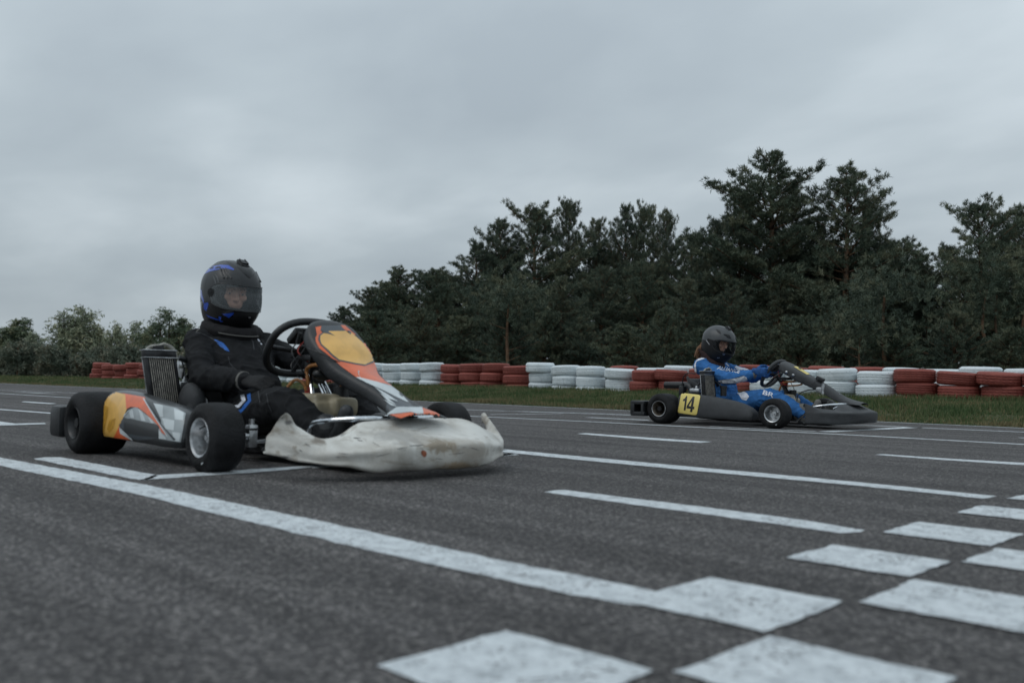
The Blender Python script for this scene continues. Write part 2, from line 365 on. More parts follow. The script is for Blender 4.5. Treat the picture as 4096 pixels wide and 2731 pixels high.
def road_paint():
    m = bpy.data.materials.new('road_paint'); m.use_nodes = True; t = m.node_tree; b = t.nodes['Principled BSDF']; l = t.links.new
    g = t.nodes.new('ShaderNodeNewGeometry')
    def nz(s, d=4, r=.65):
        n = t.nodes.new('ShaderNodeTexNoise'); n.inputs['Scale'].default_value = s; n.inputs['Detail'].default_value = d; n.inputs['Roughness'].default_value = r; l(g.outputs['Position'], n.inputs['Vector']); return n
    r = t.nodes.new('ShaderNodeValToRGB'); l(nz(22, 6, .75).outputs[0], r.inputs[0]); e = r.color_ramp.elements; e[0].position = .34; e[0].color = (.38, .41, .43, 1); e[1].position = .56; e[1].color = (.66, .70, .72, 1)
    v = t.nodes.new('ShaderNodeTexVoronoi'); v.inputs['Scale'].default_value = 150; l(g.outputs['Position'], v.inputs['Vector'])
    ad = t.nodes.new('ShaderNodeMath'); ad.operation = 'MULTIPLY_ADD'; l(nz(9, 5, .7).outputs[0], ad.inputs[0]); ad.inputs[1].default_value = .55; sp = t.nodes.new('ShaderNodeSeparateColor'); l(v.outputs['Color'], sp.inputs[0])
    ml = t.nodes.new('ShaderNodeMath'); ml.operation = 'MULTIPLY'; l(sp.outputs[1], ml.inputs[0]); ml.inputs[1].default_value = .35; l(ml.outputs[0], ad.inputs[2])
    wr = t.nodes.new('ShaderNodeValToRGB'); l(ad.outputs[0], wr.inputs[0]); wr.color_ramp.elements[0].position = .57; wr.color_ramp.elements[0].color = (0, 0, 0, 1); wr.color_ramp.elements[1].position = .64; wr.color_ramp.elements[1].color = (.8, .8, .8, 1)
    x = t.nodes.new('ShaderNodeMix'); x.data_type = 'RGBA'; l(wr.outputs[0], x.inputs[0]); l(r.outputs[0], x.inputs[6]); x.inputs[7].default_value = (.13, .13, .135, 1)
    l(x.outputs[2], b.inputs['Base Color']); b.inputs['Roughness'].default_value = .7
    u = t.nodes.new('ShaderNodeBump'); u.inputs['Strength'].default_value = .7; u.inputs['Distance'].default_value = .005; l(v.outputs['Distance'], u.inputs['Height']); l(u.outputs[0], b.inputs['Normal'])
    return m
M['paint'] = road_paint()
defm('soil_grass', (.036, .056, .022), .95, col2=(.080, .078, .042), vscale=1.6, detail=8, bump=.8, bscale=30, lo=.38, hi=.62, spec=.1)
# road sheet
mb = MB(); xs = [-400, -120, -60, -32.4, -20, -10.6, -6, -2.6, 4, 20, 200]
rows = [[Vector((x, -60, 0)) for x in xs], [Vector((x, 0, 0)) for x in xs], [Vector((x, edge_y(x)+.12, 0)) for x in xs]]
mb.loft(rows, closed=False); tag(mb.build('road', M['asphalt'], smooth=False), kind='structure')
# land: verge, field, forest floor – one sheet running under the road's edge to the horizon
def land():
    X = [-900, -500, -300, -200, -150]+[-120+i*1.5 for i in range(0, 60)]+[-30+i*.3 for i in range(0, 130)]+[12, 20, 40, 100, 300, 900]
    T = [-.5, -.15, 0, .06, .12]+[.2+.12*i for i in range(28)]+[4.2, 5, 6, 8, 11, 15, 20, 28, 40, 60, 90, 140, 300, 900]
    rows = []
    for t in T:
        r = []
        for x in X:
            y = edge_y(x)+t
            z = -.01 if t < -.2 else (.012+.022*max(0, noise.noise(Vector((x*2.2, y*3, 5))))+berm(x, y) if t > 0 else -.004)
            r.append(Vector((x, y+(.05*noise.noise(Vector((x*3, t, 9))) if 0 <= t < .1 else 0), z)))
        rows.append(r)
    mb = MB(); mb.loft(rows, closed=False); tag(mb.build('ground', M['soil_grass'], sharp=0), kind='structure')
land()
# painted markings, each a thin coat of paint on the tarmac
def roughen(pts, k=.03, amp=.004):
    out = []
    for a, b in zip(pts, pts[1:]+pts[:1]):
        a, b = Vector(a), Vector(b); n = max(1, int((b-a).length/k)) if (b-a).length < 8 else int((b-a).length/.1); n = min(n, 260)
        for i in range(n):
            p = a.lerp(b, i/n); s = Vector((noise.noise(Vector((p.x*13, p.y*13, 1))), noise.noise(Vector((p.x*13, p.y*13, 7)))))*amp
            s += Vector((noise.noise(Vector((p.x*60, p.y*60, 1))), noise.noise(Vector((p.x*60, p.y*60, 7)))))*amp*.8
            out.append((p.x+s.x, p.y+s.y))
    return out
MK = MB()
def mark(pts, z=.0018):
    pts = roughen([(p[0], p[1]) for p in pts], .02, .0065); MK.add([(x, y, z) for x, y in pts], [tuple(range(len(pts)))])
def px(*pp, z=.0018): return [tuple(gnd(u, v, z))[:2] for u, v in pp]
def band(far, near):  # polyline pairs in the plane of the road
    for i in range(len(far)-1): mark([far[i], far[i+1], near[i+1], near[i]])
def poly_line(cpts, w):
    c = [Vector(p) for p in cpts]
    for a, b in zip(c, c[1:]):
        d = (b-a).normalized(); n = Vector((-d.y, d.x))*w/2; mark([a+n, b+n, b-n, a-n])
# near solid line
mark(px((-60, 1817), (640, 1949), (1320, 2090), (1953, 2228), (2633, 2364), (2720, 2380), (2700, 2420), (2560, 2418), (2450, 2409), (1787, 2269), (1000, 2087), (523, 1970), (-60, 1849)))
# start-line checkers: columns X0..; rows by 0.27 m
X0, sx = -.915, .268
Yr = [-.10, .17, .44, .707, .962, 1.215, 1.50, 1.774, 2.018, 2.272, 2.545, 2.81, 3.07, 3.32, 3.58, 3.84, 4.1]
for i in range(2):
    for j in range(len(Yr)-1):
        if (i+j) % 2 == 1:
            g_ = .008; a, b = X0+i*sx+g_, X0+(i+1)*sx-g_; mark([(a, Yr[j]+g_), (b, Yr[j]+g_), (b, Yr[j+1]-g_), (a, Yr[j+1]-g_)], .0030)
# solid line behind the near kart, then the rest of it to the left
mark(px((2000, 1794), (2418, 1833.5), (2900, 1878), (3096, 1895), (3614, 1945), (3944, 1979), (3985, 1983), (3935, 1993), (3460, 1944), (2900, 1893), (2418, 1848), (2000, 1806)))
poly_line([p for p in px((-200, 1622), (182, 1650), (1000, 1712), (2010, 1800.5))], .10)
# grid box of the near kart
mark(px((128, 1833), (178, 1828), (245, 1828), (640, 1902), (580, 1919), (523, 1913)))
mark(px((560, 1919), (620, 1899), (893, 1884), (1000, 1876), (1250, 1860), (1250, 1868), (1000, 1890), (893, 1896)))
mark(px((1250, 1861), (2000, 1812), (2075, 1816), (2000, 1823), (1250, 1872)))
mark(px((2000, 1811), (2022, 1812), (2076, 1818.5), (2003, 1823)))
# dashes between the lanes
mark(px((2176, 1967), (2215, 1959.5), (2258, 1958), (2900, 2037), (3180, 2074), (3459, 2119), (3440, 2127), (3366, 2131), (2900, 2066), (2500, 2012)))
mark(px((2306, 1734), (2345, 1731.5), (2620, 1751), (2848, 1766), (2800, 1770), (2600, 1758)))
mark(px((3496, 1817), (3530, 1815), (3810, 1834), (4150, 1853), (4150, 1863), (3750, 1837)))
mark(px((4066, 1749), (4200, 1752), (4200, 1757), (4090, 1751)))
mark(px((83, 1606.5), (100, 1604.5), (160, 1608.5), (228, 1613), (200, 1615), (120, 1610)))
mark(px((2337, 1669), (2365, 1668.5), (2590, 1678.5), (2600, 1681)))
mark(px((-150, 1682), (0, 1685), (60, 1693), (180, 1690.5), (180, 1695), (40, 1700), (-150, 1702)))
mark(px((40, 1566), (150, 1572), (240, 1575), (150, 1570)))
# far solid lines
poly_line(px((-100, 1567), (264, 1589), (1900, 1664.5), (2400, 1687.5), (2900, 1713.5), (3300, 1733), (4200, 1782)), .085)
poly_line(px((-100, 1556.5), (300, 1571), (1900, 1639), (2525, 1659.5), (3498, 1702), (4200, 1731.5)), .085)
poly_line([(x, edge_y(x)-.06) for x in (-60, -32.4, -20, -10.6, -6, -2.6, 2, 8)], .07)
poly_line(px((2020, 1643), (2360, 1651), (2590, 1662)), .05)
# grid box of the black kart
poly_line(px((3290, 1726), (3440, 1719), (3640, 1709), (3672, 1708.5)), .13)
poly_line(px((2840, 1704.5), (3040, 1714), (3330, 1727)), .05)
poly_line(px((3380, 1697), (3520, 1702), (3670, 1708.5)), .05)
poly_line(px((1960, 1657), (2100, 1655.5), (2250, 1653)), .05)
mo = MK.build('road_markings', M['paint'], smooth=False, fix=False)
bm = bmesh.new(); bm.from_mesh(mo.data)
for f in bm.faces:
    f.normal_update()
    if f.normal.z < 0: f.normal_flip()
bm.to_mesh(mo.data); bm.free(); tag(mo, kind='structure')
# grass blades
def leafmat(name, c1, c2, c3, scale=1.2, transl=.15):
    m = bpy.data.materials.new(name); m.use_nodes = True; t = m.node_tree; b = t.nodes['Principled BSDF']; l = t.links.new
    g = t.nodes.new('ShaderNodeNewGeometry'); n = t.nodes.new('ShaderNodeTexNoise'); n.inputs['Scale'].default_value = scale; n.inputs['Detail'].default_value = 5; l(g.outputs['Position'], n.inputs['Vector'])
    at = t.nodes.new('ShaderNodeAttribute'); at.attribute_name = 'v'
    ad = t.nodes.new('ShaderNodeMath'); ad.operation = 'MULTIPLY_ADD'; l(at.outputs['Fac'], ad.inputs[0]); ad.inputs[1].default_value = .5; l(n.outputs[0], ad.inputs[2])
    sb = t.nodes.new('ShaderNodeMath'); sb.operation = 'SUBTRACT'; l(ad.outputs[0], sb.inputs[0]); sb.inputs[1].default_value = .25
    r = t.nodes.new('ShaderNodeValToRGB'); l(sb.outputs[0], r.inputs[0]); e = r.color_ramp.elements; e[0].position = .3; e[0].color = (*c1, 1); e[1].position = .75; e[1].color = (*c3, 1); k = e.new(.52); k.color = (*c2, 1)
    l(r.outputs[0], b.inputs['Base Color']); b.inputs['Roughness'].default_value = .7; b.inputs['Specular IOR Level'].default_value = .15
    return m
M['blade'] = leafmat('blade', (.045, .080, .030), (.085, .122, .050), (.18, .150, .080), 1.3)
def grass():
    rng = np.random.default_rng(3); n = 210000
    x = np.where(rng.random(n) < .6, rng.uniform(-18, 1, n), rng.uniform(-60, -14, n))
    u = rng.random(n); y0 = np.interp(x, [-120, -32.4, -10.6, -2.6, 20], [9.3, 9.62, 10.07, 9.93, 9.9])
    y = y0+.0+4.0*u**1.15
    z = np.array([berm(a, b) for a, b in zip(x, y)])+.008
    cl = np.array([noise.noise(Vector((a*1.6, b*2.2, 3.3))) for a, b in zip(x, y)])
    h = np.clip(.032+.042*rng.random(n)+.045*cl+.055*(np.abs(y-13.15) < .28), .02, .2)
    far = x < -22; h = np.where(far, h*.8, h); w = np.where(far, .012, .0055)+.003*rng.random(n)
    a = rng.uniform(0, 2*np.pi, n); lean = rng.normal(0, .35, n)*h; la = rng.uniform(0, 2*np.pi, n)
    V = np.zeros((n, 3, 3)); V[:, 0] = np.stack([x-np.cos(a)*w, y-np.sin(a)*w, z], 1); V[:, 1] = np.stack([x+np.cos(a)*w, y+np.sin(a)*w, z], 1)
    V[:, 2] = np.stack([x+np.cos(la)*lean, y+np.sin(la)*lean, z+h], 1)
    me = bpy.data.meshes.new('grass'); me.vertices.add(3*n); me.vertices.foreach_set('co', V.ravel()); me.loops.add(3*n); me.loops.foreach_set('vertex_index', np.arange(3*n)); me.polygons.add(n); me.polygons.foreach_set('loop_start', np.arange(0, 3*n, 3)); me.update()
    at = me.attributes.new('v', 'FLOAT', 'POINT')
    edge = np.clip(1-(y-y0)/.45, 0, 1)*.45
    at.data.foreach_set('value', np.repeat(np.clip(rng.random(n)*.9+edge+.1, 0, 1.5), 3).astype(np.float32))
    me.validate(); tag(link('grass', me, M['blade'], smooth=False), kind='stuff')
grass()
# ================================================================== TYRE WALL
def tyre_mesh(kind, r=.288, h=.19):
    """car tyre lying flat: rounded shoulders, grooved tread; kind sets the groove pattern"""
    mb = MB(); n = 96; prof = []
    H = h/2
    side = [(.165, -H*.72), (.172, -H*.93), (.21, -H), (.25, -H*.985), (r-.018, -H*.86), (r-.004, -H*.7)]
    prof += side
    gro = {0: [-.5, -.17, .17, .5], 1: [-.42, 0, .42], 2: [-.55, -.2, .1, .45], 3: [-.3, .3]}[kind]
    for g in gro:
        prof += [(r, g*H-.007), (r-.011, g*H-.004), (r-.011, g*H+.004), (r, g*H+.007)]
    prof += [(a, -b) for a, b in side[::-1]]; prof += [(.150, H*.3), (.150, -H*.3)]
    mb.lathe(prof, n, 'z', closed=True)
    v = [Vector(p) for p in mb.v]; m = len(prof)
    for i, p in enumerate(v):
        k = i//n; j = i % n; rr = math.hypot(p.x, p.y)
        if rr > r-.012 and abs(p.z) < H*.8:
            ph = {0: j+k, 1: j+abs(k-m/2)*1.0, 2: j, 3: j-k}[kind]
            if int(ph) % 4 == 0: f = (rr-.007)/rr; v[i] = Vector((p.x*f, p.y*f, p.z))
    mb.v = [tuple(p) for p in v]; me = mb.mesh('tyre'); me.shade_smooth(); me.set_sharp_from_angle(angle=R(50)); return me
defm('tyre_white', (.57, .62, .64), .6, col2=(.68, .73, .75), vscale=5, bump=.35, bscale=70, spec=.3, lo=.3, hi=.5, objvar=.06)
defm('tyre_red', (.205, .052, .040), .62, col2=(.262, .072, .056), vscale=5, bump=.3, bscale=70, spec=.3, lo=.3, hi=.6, objvar=.09)
def dirt_white():
    m = M['tyre_white']; t = m.node_tree; b = t.nodes['Principled BSDF']; l = t.links.new; src = b.inputs['Base Color'].links[0].from_socket
    g = t.nodes.new('ShaderNodeTexCoord'); n = t.nodes.new('ShaderNodeTexNoise'); n.inputs['Scale'].default_value = 34; n.inputs['Detail'].default_value = 3; l(g.outputs['Object'], n.inputs['Vector'])
    oi = t.nodes.new('ShaderNodeObjectInfo'); va = t.nodes.new('ShaderNodeVectorMath'); va.operation = 'ADD'; l(g.outputs['Object'], va.inputs[0]); l(oi.outputs['Location'], va.inputs[1]); l(va.outputs[0], n.inputs['Vector'])
    r = t.nodes.new('ShaderNodeValToRGB'); l(n.outputs[0], r.inputs[0]); r.color_ramp.elements[0].position = .67; r.color_ramp.elements[0].color = (0, 0, 0, 1); r.color_ramp.elements[1].position = .72; r.color_ramp.elements[1].color = (.8, .8, .8, 1)
    x = t.nodes.new('ShaderNodeMix'); x.data_type = 'RGBA'; l(r.outputs[0], x.inputs[0]); l(src, x.inputs[6]); x.inputs[7].default_value = (.12, .12, .11, 1); l(x.outputs[2], b.inputs['Base Color'])
dirt_white()
TY = {}
for c in ('white', 'red'):
    for k in range(4): me = tyre_mesh(k); me.materials.append(M['tyre_'+c]); TY[c, k] = me
rt = random.Random(11)
ORD = ['first', 'second', 'third', 'fourth', 'fifth', 'sixth', 'seventh', 'eighth']
LAY = ['bottom', 'middle', 'top']
def place_tyre(x, y, z, c, label, r, tilt=.03, s=1.):
    o = bpy.data.objects.new('painted_tyre', TY[c, r.randrange(4)]); COL.objects.link(o)
    o.location = (x, y, z); o.rotation_euler = (r.gauss(0, tilt), r.gauss(0, tilt), r.uniform(0, 6.28)); o.scale = (s*r.uniform(.96, 1.03), s*r.uniform(.96, 1.03), r.uniform(.96, 1.05))
    tag(o, label, 'tyre', 'painted tyres stacked as a wall along the track')
def stack(x, y, ztop, c, where, r):
    sx_ = r.gauss(0, .012)
    for k in range(3):
        z = ztop-.095-.19*(2-k)
        place_tyre(x+r.gauss(0, .018)+sx_, y+r.gauss(0, .022), z, c, f'{LAY[k]} {c} tyre of the {where}', r, .018 if k < 2 else .03)
front = [  # colour, where the run is, list of (X, top height), from left to right
 ('red', 'run nearest right photo edge', [(-4.87, .642), (-4.31, .609), (-3.75, .613), (-3.19, .61)]),
 ('white', 'run behind the black nose', [(-7.18, .64), (-6.60, .62), (-6.017, .647), (-5.45, .604)]),
 ('red', 'run behind the blue driver', [(-9.55, .604), (-8.97, .613), (-8.37, .62), (-7.77, .61)]),
 ('white', 'run left of kart 14', [(-12.05, .736), (-11.43, .678), (-10.79, .665), (-10.14, .632)]),
 ('red', 'run in the middle of the wall', [(-14.65, .704), (-14.01, .717), (-13.38, .721), (-12.71, .682)]),
 ('white', 'run beside the orange fairing', [(-17.3, .725), (-16.65, .719), (-15.98, .73), (-15.3, .73)]),
 ('red', 'run seen under the orange fairing', [(-19.9, .70), (-19.25, .71), (-18.6, .70), (-17.95, .71)]),
 ('white', 'run seen under the steering wheel', [(-22.5, .72), (-21.85, .71), (-21.2, .71), (-20.55, .72)]),
 ('red', 'run behind the black suited driver', [(-25.3, .70), (-24.6, .71), (-23.9, .70), (-23.2, .70)]),
 ('red', 'run at the left end of the wall', [(-31.9, .735), (-31.0, .67), (-30.1, .66), (-29.2, .735), (-28.3, .69)]),
]
for c, where, L_ in front:
    for i, (x, zt) in enumerate(L_):
        y = 13.5 if x > -20 else 13.5-.5*min(1, (-20-x)/8)
        stack(x, y, zt, c, f'{ORD[i]} front stack, {where}', rt)
back = [('red', 'at the left end of the back row', [(-10.58, .69)]), ('white', 'in back row left of the blue driver', [(-9.96, .66), (-9.38, .70)]),
        ('red', 'in back row behind the blue driver', [(-8.7, .69), (-8.15, .70), (-7.78, .72)][0:1]+[(-7.85, .72)]), ('red', 'in back row behind the black fairing', [(-7.1, .68), (-6.52, .695), (-5.93, .685)]),
        ('white', 'in back row near right photo edge', [(-5.36, .675), (-4.79, .668), (-4.22, .70), (-3.65, .68), (-3.08, .68)])]
for c, where, L_ in back:
    for i, (x, zt) in enumerate(L_): stack(x+.0, 14.25, zt, c, f'{ORD[i]} {c} stack {where}', rt)
# green mesh fence behind the wall
defm('fence_green', (.012, .05, .035), .5)
fe = empty('wire_fence', (-14, 17, .15)); tag(fe, 'dark green wire mesh fence with thin posts behind the tyre wall', 'fence')
for i in range(15):
    x = -20+i*2.5; b = MB(); b.tube([(x+14, 0, -.1), (x+14, 0, .60)], .022, 8); b.ell((x+14, 0, .61), (.028, .028, .02), n=8); b.build('post', M['fence_green'], fe)
b = MB()
for k in range(9): b.tube([(-8, 0, .02+k*.065), (30, 0, .02+k*.065)], .0016, 4)
for k in range(190): b.tube([(-8+k*.2, 0, 0), (-8+k*.2, 0, .55)], .0016, 4)
b.build('wire_mesh', M['fence_green'], fe)
# ================================================================== TREES
M['needles'] = leafmat('needles', (0.052, 0.071, 0.054), (0.089, 0.114, 0.082), (0.142, 0.147, 0.096), .45)
M['needles_light'] = leafmat('needles_light', (0.062, 0.086, 0.062), (0.106, 0.131, 0.091), (0.156, 0.161, 0.101), .45)
M['birch_leaf'] = leafmat('birch_leaf', (0.21, 0.244, 0.168), (0.311, 0.336, 0.227), (0.42, 0.395, 0.252), .3)  # autumn leaf colour, lightened further to stand in for distance haze
M['oak_leaf'] = leafmat('oak_leaf', (0.102, 0.139, 0.095), (0.16, 0.197, 0.124), (0.233, 0.226, 0.131), .3)
M['bush_leaf'] = leafmat('bush_leaf', (0.105, 0.131, 0.101), (0.164, 0.182, 0.136), (0.267, 0.23, 0.164), .35)
defm('pine_bark', (.065, .046, .034), .9, col2=(.165, .098, .060), vscale=3, bump=.8, bscale=12, spec=.1)
defm('birch_bark', (.22, .21, .19), .85, col2=(.06, .055, .05), vscale=4, bump=.3, bscale=12, spec=.1)
def tri_mesh(name, V, val, m):
    n = len(V); me = bpy.data.meshes.new(name); me.vertices.add(3*n); me.vertices.foreach_set('co', V.astype(np.float32).ravel()); me.loops.add(3*n); me.loops.foreach_set('vertex_index', np.arange(3*n)); me.polygons.add(n); me.polygons.foreach_set('loop_start', np.arange(0, 3*n, 3)); me.update(); me.validate()
    at = me.attributes.new('v', 'FLOAT', 'POINT'); at.data.foreach_set('value', np.repeat(val, 3).astype(np.float32)); me.materials.append(m); return me
def sprays(C, D, rng, n, ln, w, spread):
    """needle / leaf sprays at points C facing D"""
    k = len(C); C = np.repeat(C, n, 0); D = np.repeat(D, n, 0); q = D+rng.normal(0, spread, C.shape); q /= np.linalg.norm(q, axis=1)[:, None]+1e-6
    side = np.cross(q, rng.normal(0, 1, C.shape)); side /= np.linalg.norm(side, axis=1)[:, None]+1e-6
    l_ = ln*(.6+.8*rng.random(len(C)))[:, None]; b = C+rng.normal(0, ln*.28, C.shape)
    V = np.stack([b-side*w+q*l_*.1, b+side*w+q*l_*.1, b+q*l_], 1); return V, np.repeat(rng.random(k), n)*.75+rng.random(len(C))*.25
def pine(seed, H=10., W_=3., base=.12, lean=0., light=False, dens=1., dens_n=1.):
    rng = np.random.default_rng(seed); wood = MB(); C, D = [], []
    ph = rng.uniform(0, 6); tr = lambda z: np.array([lean*z+.18*math.sin(z*.45+ph), .15*math.sin(z*.5+ph*2), z])
    zs = np.linspace(-.3, H*.97, 14); wood.tube([tr(z) for z in zs], [max(.02, .17*(1-z/H)**.8+.015) if z > 0 else .2 for z in zs], 8)
    z = H*base; wh = 0
    while z < H*.985:
        t = (z/H-base)/(1-base); prof = max(0, 1-t**2.3)**.78*(.72+.28*math.sin(math.pi*min(1, t*.95+.1)))+.10
        nb = rng.integers(3, 6); a0 = rng.uniform(0, 6.28)
        for b in range(nb):
            if rng.random() < .12: continue
            a = a0+b*6.28/nb+rng.normal(0, .3); Lb = W_*prof*rng.uniform(.5, 1.15)*(1+.22*math.sin(z*1.7+ph+2*a)); up = .12+.75*t+rng.normal(0, .12)-.1*(1-t)
            d = np.array([math.cos(a), math.sin(a), up]); d /= np.linalg.norm(d); p0 = tr(z); bend = rng.uniform(.02, .12)
            pts = []
            for s in np.linspace(0, 1, 6): q = p0+d*Lb*s; q[2] += bend*Lb*s*s; pts.append(q)
            wood.tube(pts, [.05*(1-t*.6)*(1-s*.8)+.008 for s in np.linspace(0, 1, 6)], 5)
            # side twigs
            ns = max(3, int(Lb*3.6*dens))
            for s in np.linspace(.22, 1, ns):
                i = s*5; i0 = min(4, int(i)); q = pts[i0]+(pts[i0+1]-pts[i0])*(i-i0)
                for sd_ in (-1, 1):
                    ll = (1-s*.55)*Lb*.36*rng.uniform(.5, 1.2)
                    dd = d*.55+np.cross(d, [0, 0, 1])*sd_*rng.uniform(.5, 1.1)+np.array([0, 0, rng.uniform(-.05, .5)]); dd /= np.linalg.norm(dd)
                    m_ = max(1, int(ll/.24))
                    for k in range(1, m_+1):
                        C.append(q+dd*ll*k/m_+rng.normal(0, .06, 3)); D.append(dd*.6+np.array([0, 0, .8]))
                if s > .9: C.append(q); D.append(d+np.array([0, 0, .8]))
        z += H*rng.uniform(.026, .045)*(1.1-.35*t); wh += 1
    C.append(tr(H*.99)); D.append(np.array([0, 0, 1.]))
    C, D = np.array(C), np.array(D)
    V, val = sprays(C, D, rng, int(26*dens_n), .18, .0185, .75)
    me = tri_mesh('crown', V, val, M['needles_light' if light else 'needles']); w = wood.mesh('trunk'); w.materials.append(M['pine_bark']); w.shade_smooth()
    return me, w, H, len(V)
def leafy(seed, H=10., W_=3., kind='birch', base=.2, n=1500, weep=.5, shape=.6, split=3):
    rng = np.random.default_rng(seed); wood = MB(); C, D = [], []
    for s_ in range(split):
        a = rng.uniform(0, 6.28); top = np.array([math.cos(a)*W_*.35*(s_ > 0), math.sin(a)*W_*.35*(s_ > 0), H*(1 if s_ == 0 else rng.uniform(.7, .95))]); off = np.array([math.cos(a), math.sin(a), 0])*.15*s_
        f = lambda t: off*(1-t)+np.array([top[0]*t**1.3, top[1]*t**1.3, -.3+(top[2]+.3)*t])
        wood.tube([f(t) for t in np.linspace(0, 1, 9)], [.15*(1-t*.9)+.01 for t in np.linspace(0, 1, 9)], 7)
        nb = int(H*2.6)
        for i in range(nb):
            t = base+(1-base)*i/nb*.99; p0 = f(t); a = rng.uniform(0, 6.28); pr = (math.sin(math.pi*min(1, max(0, (t-base)/(1-base)*.9+.12)))**shape); Lb = W_*.62*pr*rng.uniform(.5, 1.15)
            d = np.array([math.cos(a), math.sin(a), rng.uniform(.35, 1.0)]); d /= np.linalg.norm(d); pts = [p0+d*Lb*s+np.array([0, 0, -.12*Lb*s*s]) for s in np.linspace(0, 1, 5)]
            wood.tube(pts, [.04*(1-s*.8)+.006 for s in np.linspace(0, 1, 5)], 5)
            for s in rng.random(max(4, int(n/nb/split)))**.7:
                k = s*4; k0 = min(3, int(k)); q = pts[k0]+(pts[k0+1]-pts[k0])*(k-k0)+rng.normal(0, .22*W_/3, 3)
                if weep: q = q-np.array([0, 0, rng.random()**2*weep*1.6])
                C.append(q); D.append(np.array([rng.normal(0, .4), rng.normal(0, .4), -1. if weep else .3]))
    C, D = np.array(C), np.array(D); V, val = sprays(C, D, rng, 7, .26, .05, .5 if weep else 1.)
    me = tri_mesh('crown', V, val, M[{'birch': 'birch_leaf', 'oak': 'oak_leaf', 'bush': 'bush_leaf'}[kind]]); w = wood.mesh('trunk'); w.materials.append(M['birch_bark' if kind == 'birch' else 'pine_bark']); w.shade_smooth()
    return me, w, H, len(V)
def at_col(u, depth):
    p = CAMP+CR*((u-2048)/F_PX)*depth+Vector((CF.x, CF.y, 0))*depth; return p
def horizon_v(u): return 1365.5+F_PX*(.0437+.0192*(u-2048)/F_PX)/.9989
PROTO = {}
def plant(key, u, vtop, depth, width_px, label, name='pine_tree', cat='pine', group='pines of the wood beyond the tyre wall', zbase=None, rot=None):
    me, w, H, n = PROTO[key][:4]; Wp = PROTO[key][4]
    p = at_col(u, depth); z0 = berm(p.x, p.y)-.02 if zbase is None else zbase
    ht = CAM_H+depth*(horizon_v(u)-vtop)/F_PX-z0; sz = ht/H; sw = (width_px/F_PX*depth)/Wp
    o = empty(name, (p.x, p.y, z0), rot if rot is not None else random.uniform(0, 6.28)); o.scale = (sw, sw, sz)
    tag(o, label, cat, group)
    a = bpy.data.objects.new('crown', me); b = bpy.data.objects.new('trunk', w)
    for q in (a, b): COL.objects.link(q); q.parent = o
    return o
for i in range(6):
    r_ = pine(100+i, 10, 2.9, base=[.1, .16, .08, .2, .12, .3][i], light=(i % 3 == 2), dens=1.35, lean=[0, .02, -.02, .03, 0, -.04][i]); PROTO['p%d' % i] = (*r_, 5.2)
r_ = pine(150, 12, 2.9, base=.06, dens=1.9, light=True); PROTO['tall'] = (*r_, 5.2)
r_ = pine(151, 12, 2.6, base=.24, lean=.01, dens=1.5, light=True); PROTO['thin'] = (*r_, 4.7)
r_ = pine(152, 5, 2.0, base=.03, light=True); PROTO['young'] = (*r_, 3.6)
r_ = pine(153, 5, 2.0, base=.03); PROTO['young2'] = (*r_, 3.6)
# s=2352-wide picture units -> full pixels
q_ = 4096/2352
pines = [  # key,u,vtop,depth,width, label
 ('p0', 790, 700, 60, 95, 'low pine forming the left tip of the pine wood'),
 ('p1', 845, 655, 58, 105, 'rounded pine second from the left tip of the wood'),
 ('p2', 900, 613, 60, 130, 'domed pine rising right of the left tip of the wood'),
 ('p3', 975, 622, 61, 120, 'flat topped pine above the left white tyre run'),
 ('p0', 1035, 628, 63, 110, 'small pine in the dip left of the high pine group'),
 ('p4', 1095, 560, 58, 130, 'pine on the left flank of the high middle group'),
 ('p1', 1140, 500, 60, 140, 'broad pine at the left shoulder of the middle group'),
 ('p5', 1215, 472, 59, 170, 'broad two headed pine left of the middle peak'),
 ('p3', 1298, 456, 60, 110, 'pointed pine making the peak of the middle group'),
 ('p0', 1370, 500, 62, 110, 'pine just right of the pointed middle peak'),
 ('p4', 1430, 478, 61, 110, 'pine of the middle group with a twin crown'),
 ('p5', 1480, 472, 62, 100, 'pine of the middle group with open top branches'),
 ('p1', 1530, 478, 60, 90, 'pine at the right shoulder of the middle group'),
 ('p2', 1585, 535, 58, 110, 'lower pine left of the tallest pine'),
 ('p3', 1640, 500, 56, 120, 'pine leaning against the left side of the tallest pine'),
 ('tall', 1768, 348, 52, 290, 'tallest and widest pine of the wood with a dense dome'),
 ('p1', 1705, 432, 53, 135, 'slightly lower pine hugging the left of the tallest pine'),
 ('p2', 1828, 425, 54, 130, 'slightly lower pine hugging the right of the tallest pine'),
 ('p4', 2000, 470, 52, 130, 'rounded pine hugging the right of the bare stemmed pine'),
 ('thin', 1945, 366, 50, 215, 'tall bare stemmed pine right of the tallest pine'),
 ('p4', 1880, 520, 54, 150, 'pine between the tallest pine and the bare stemmed pine'),
 ('p0', 2065, 545, 53, 130, 'sloping pine right of the tall bare stemmed pine'),
 ('p2', 2125, 610, 52, 110, 'low pine in the gap before the right pine group'),
 ('p5', 2245, 463, 46, 190, 'pine of the right group with forked orange stems'),
 ('p1', 2350, 468, 47, 170, 'pine cut by the right photo edge'),
 ('p3', 2175, 560, 50, 120, 'pine at the left flank of the right group'),
]
for k, u, v, d, w, lab in pines: plant(k, u*q_, (v+6)*q_, d, w*q_*(1.15 if k in ('tall', 'thin') else 1.28), lab)
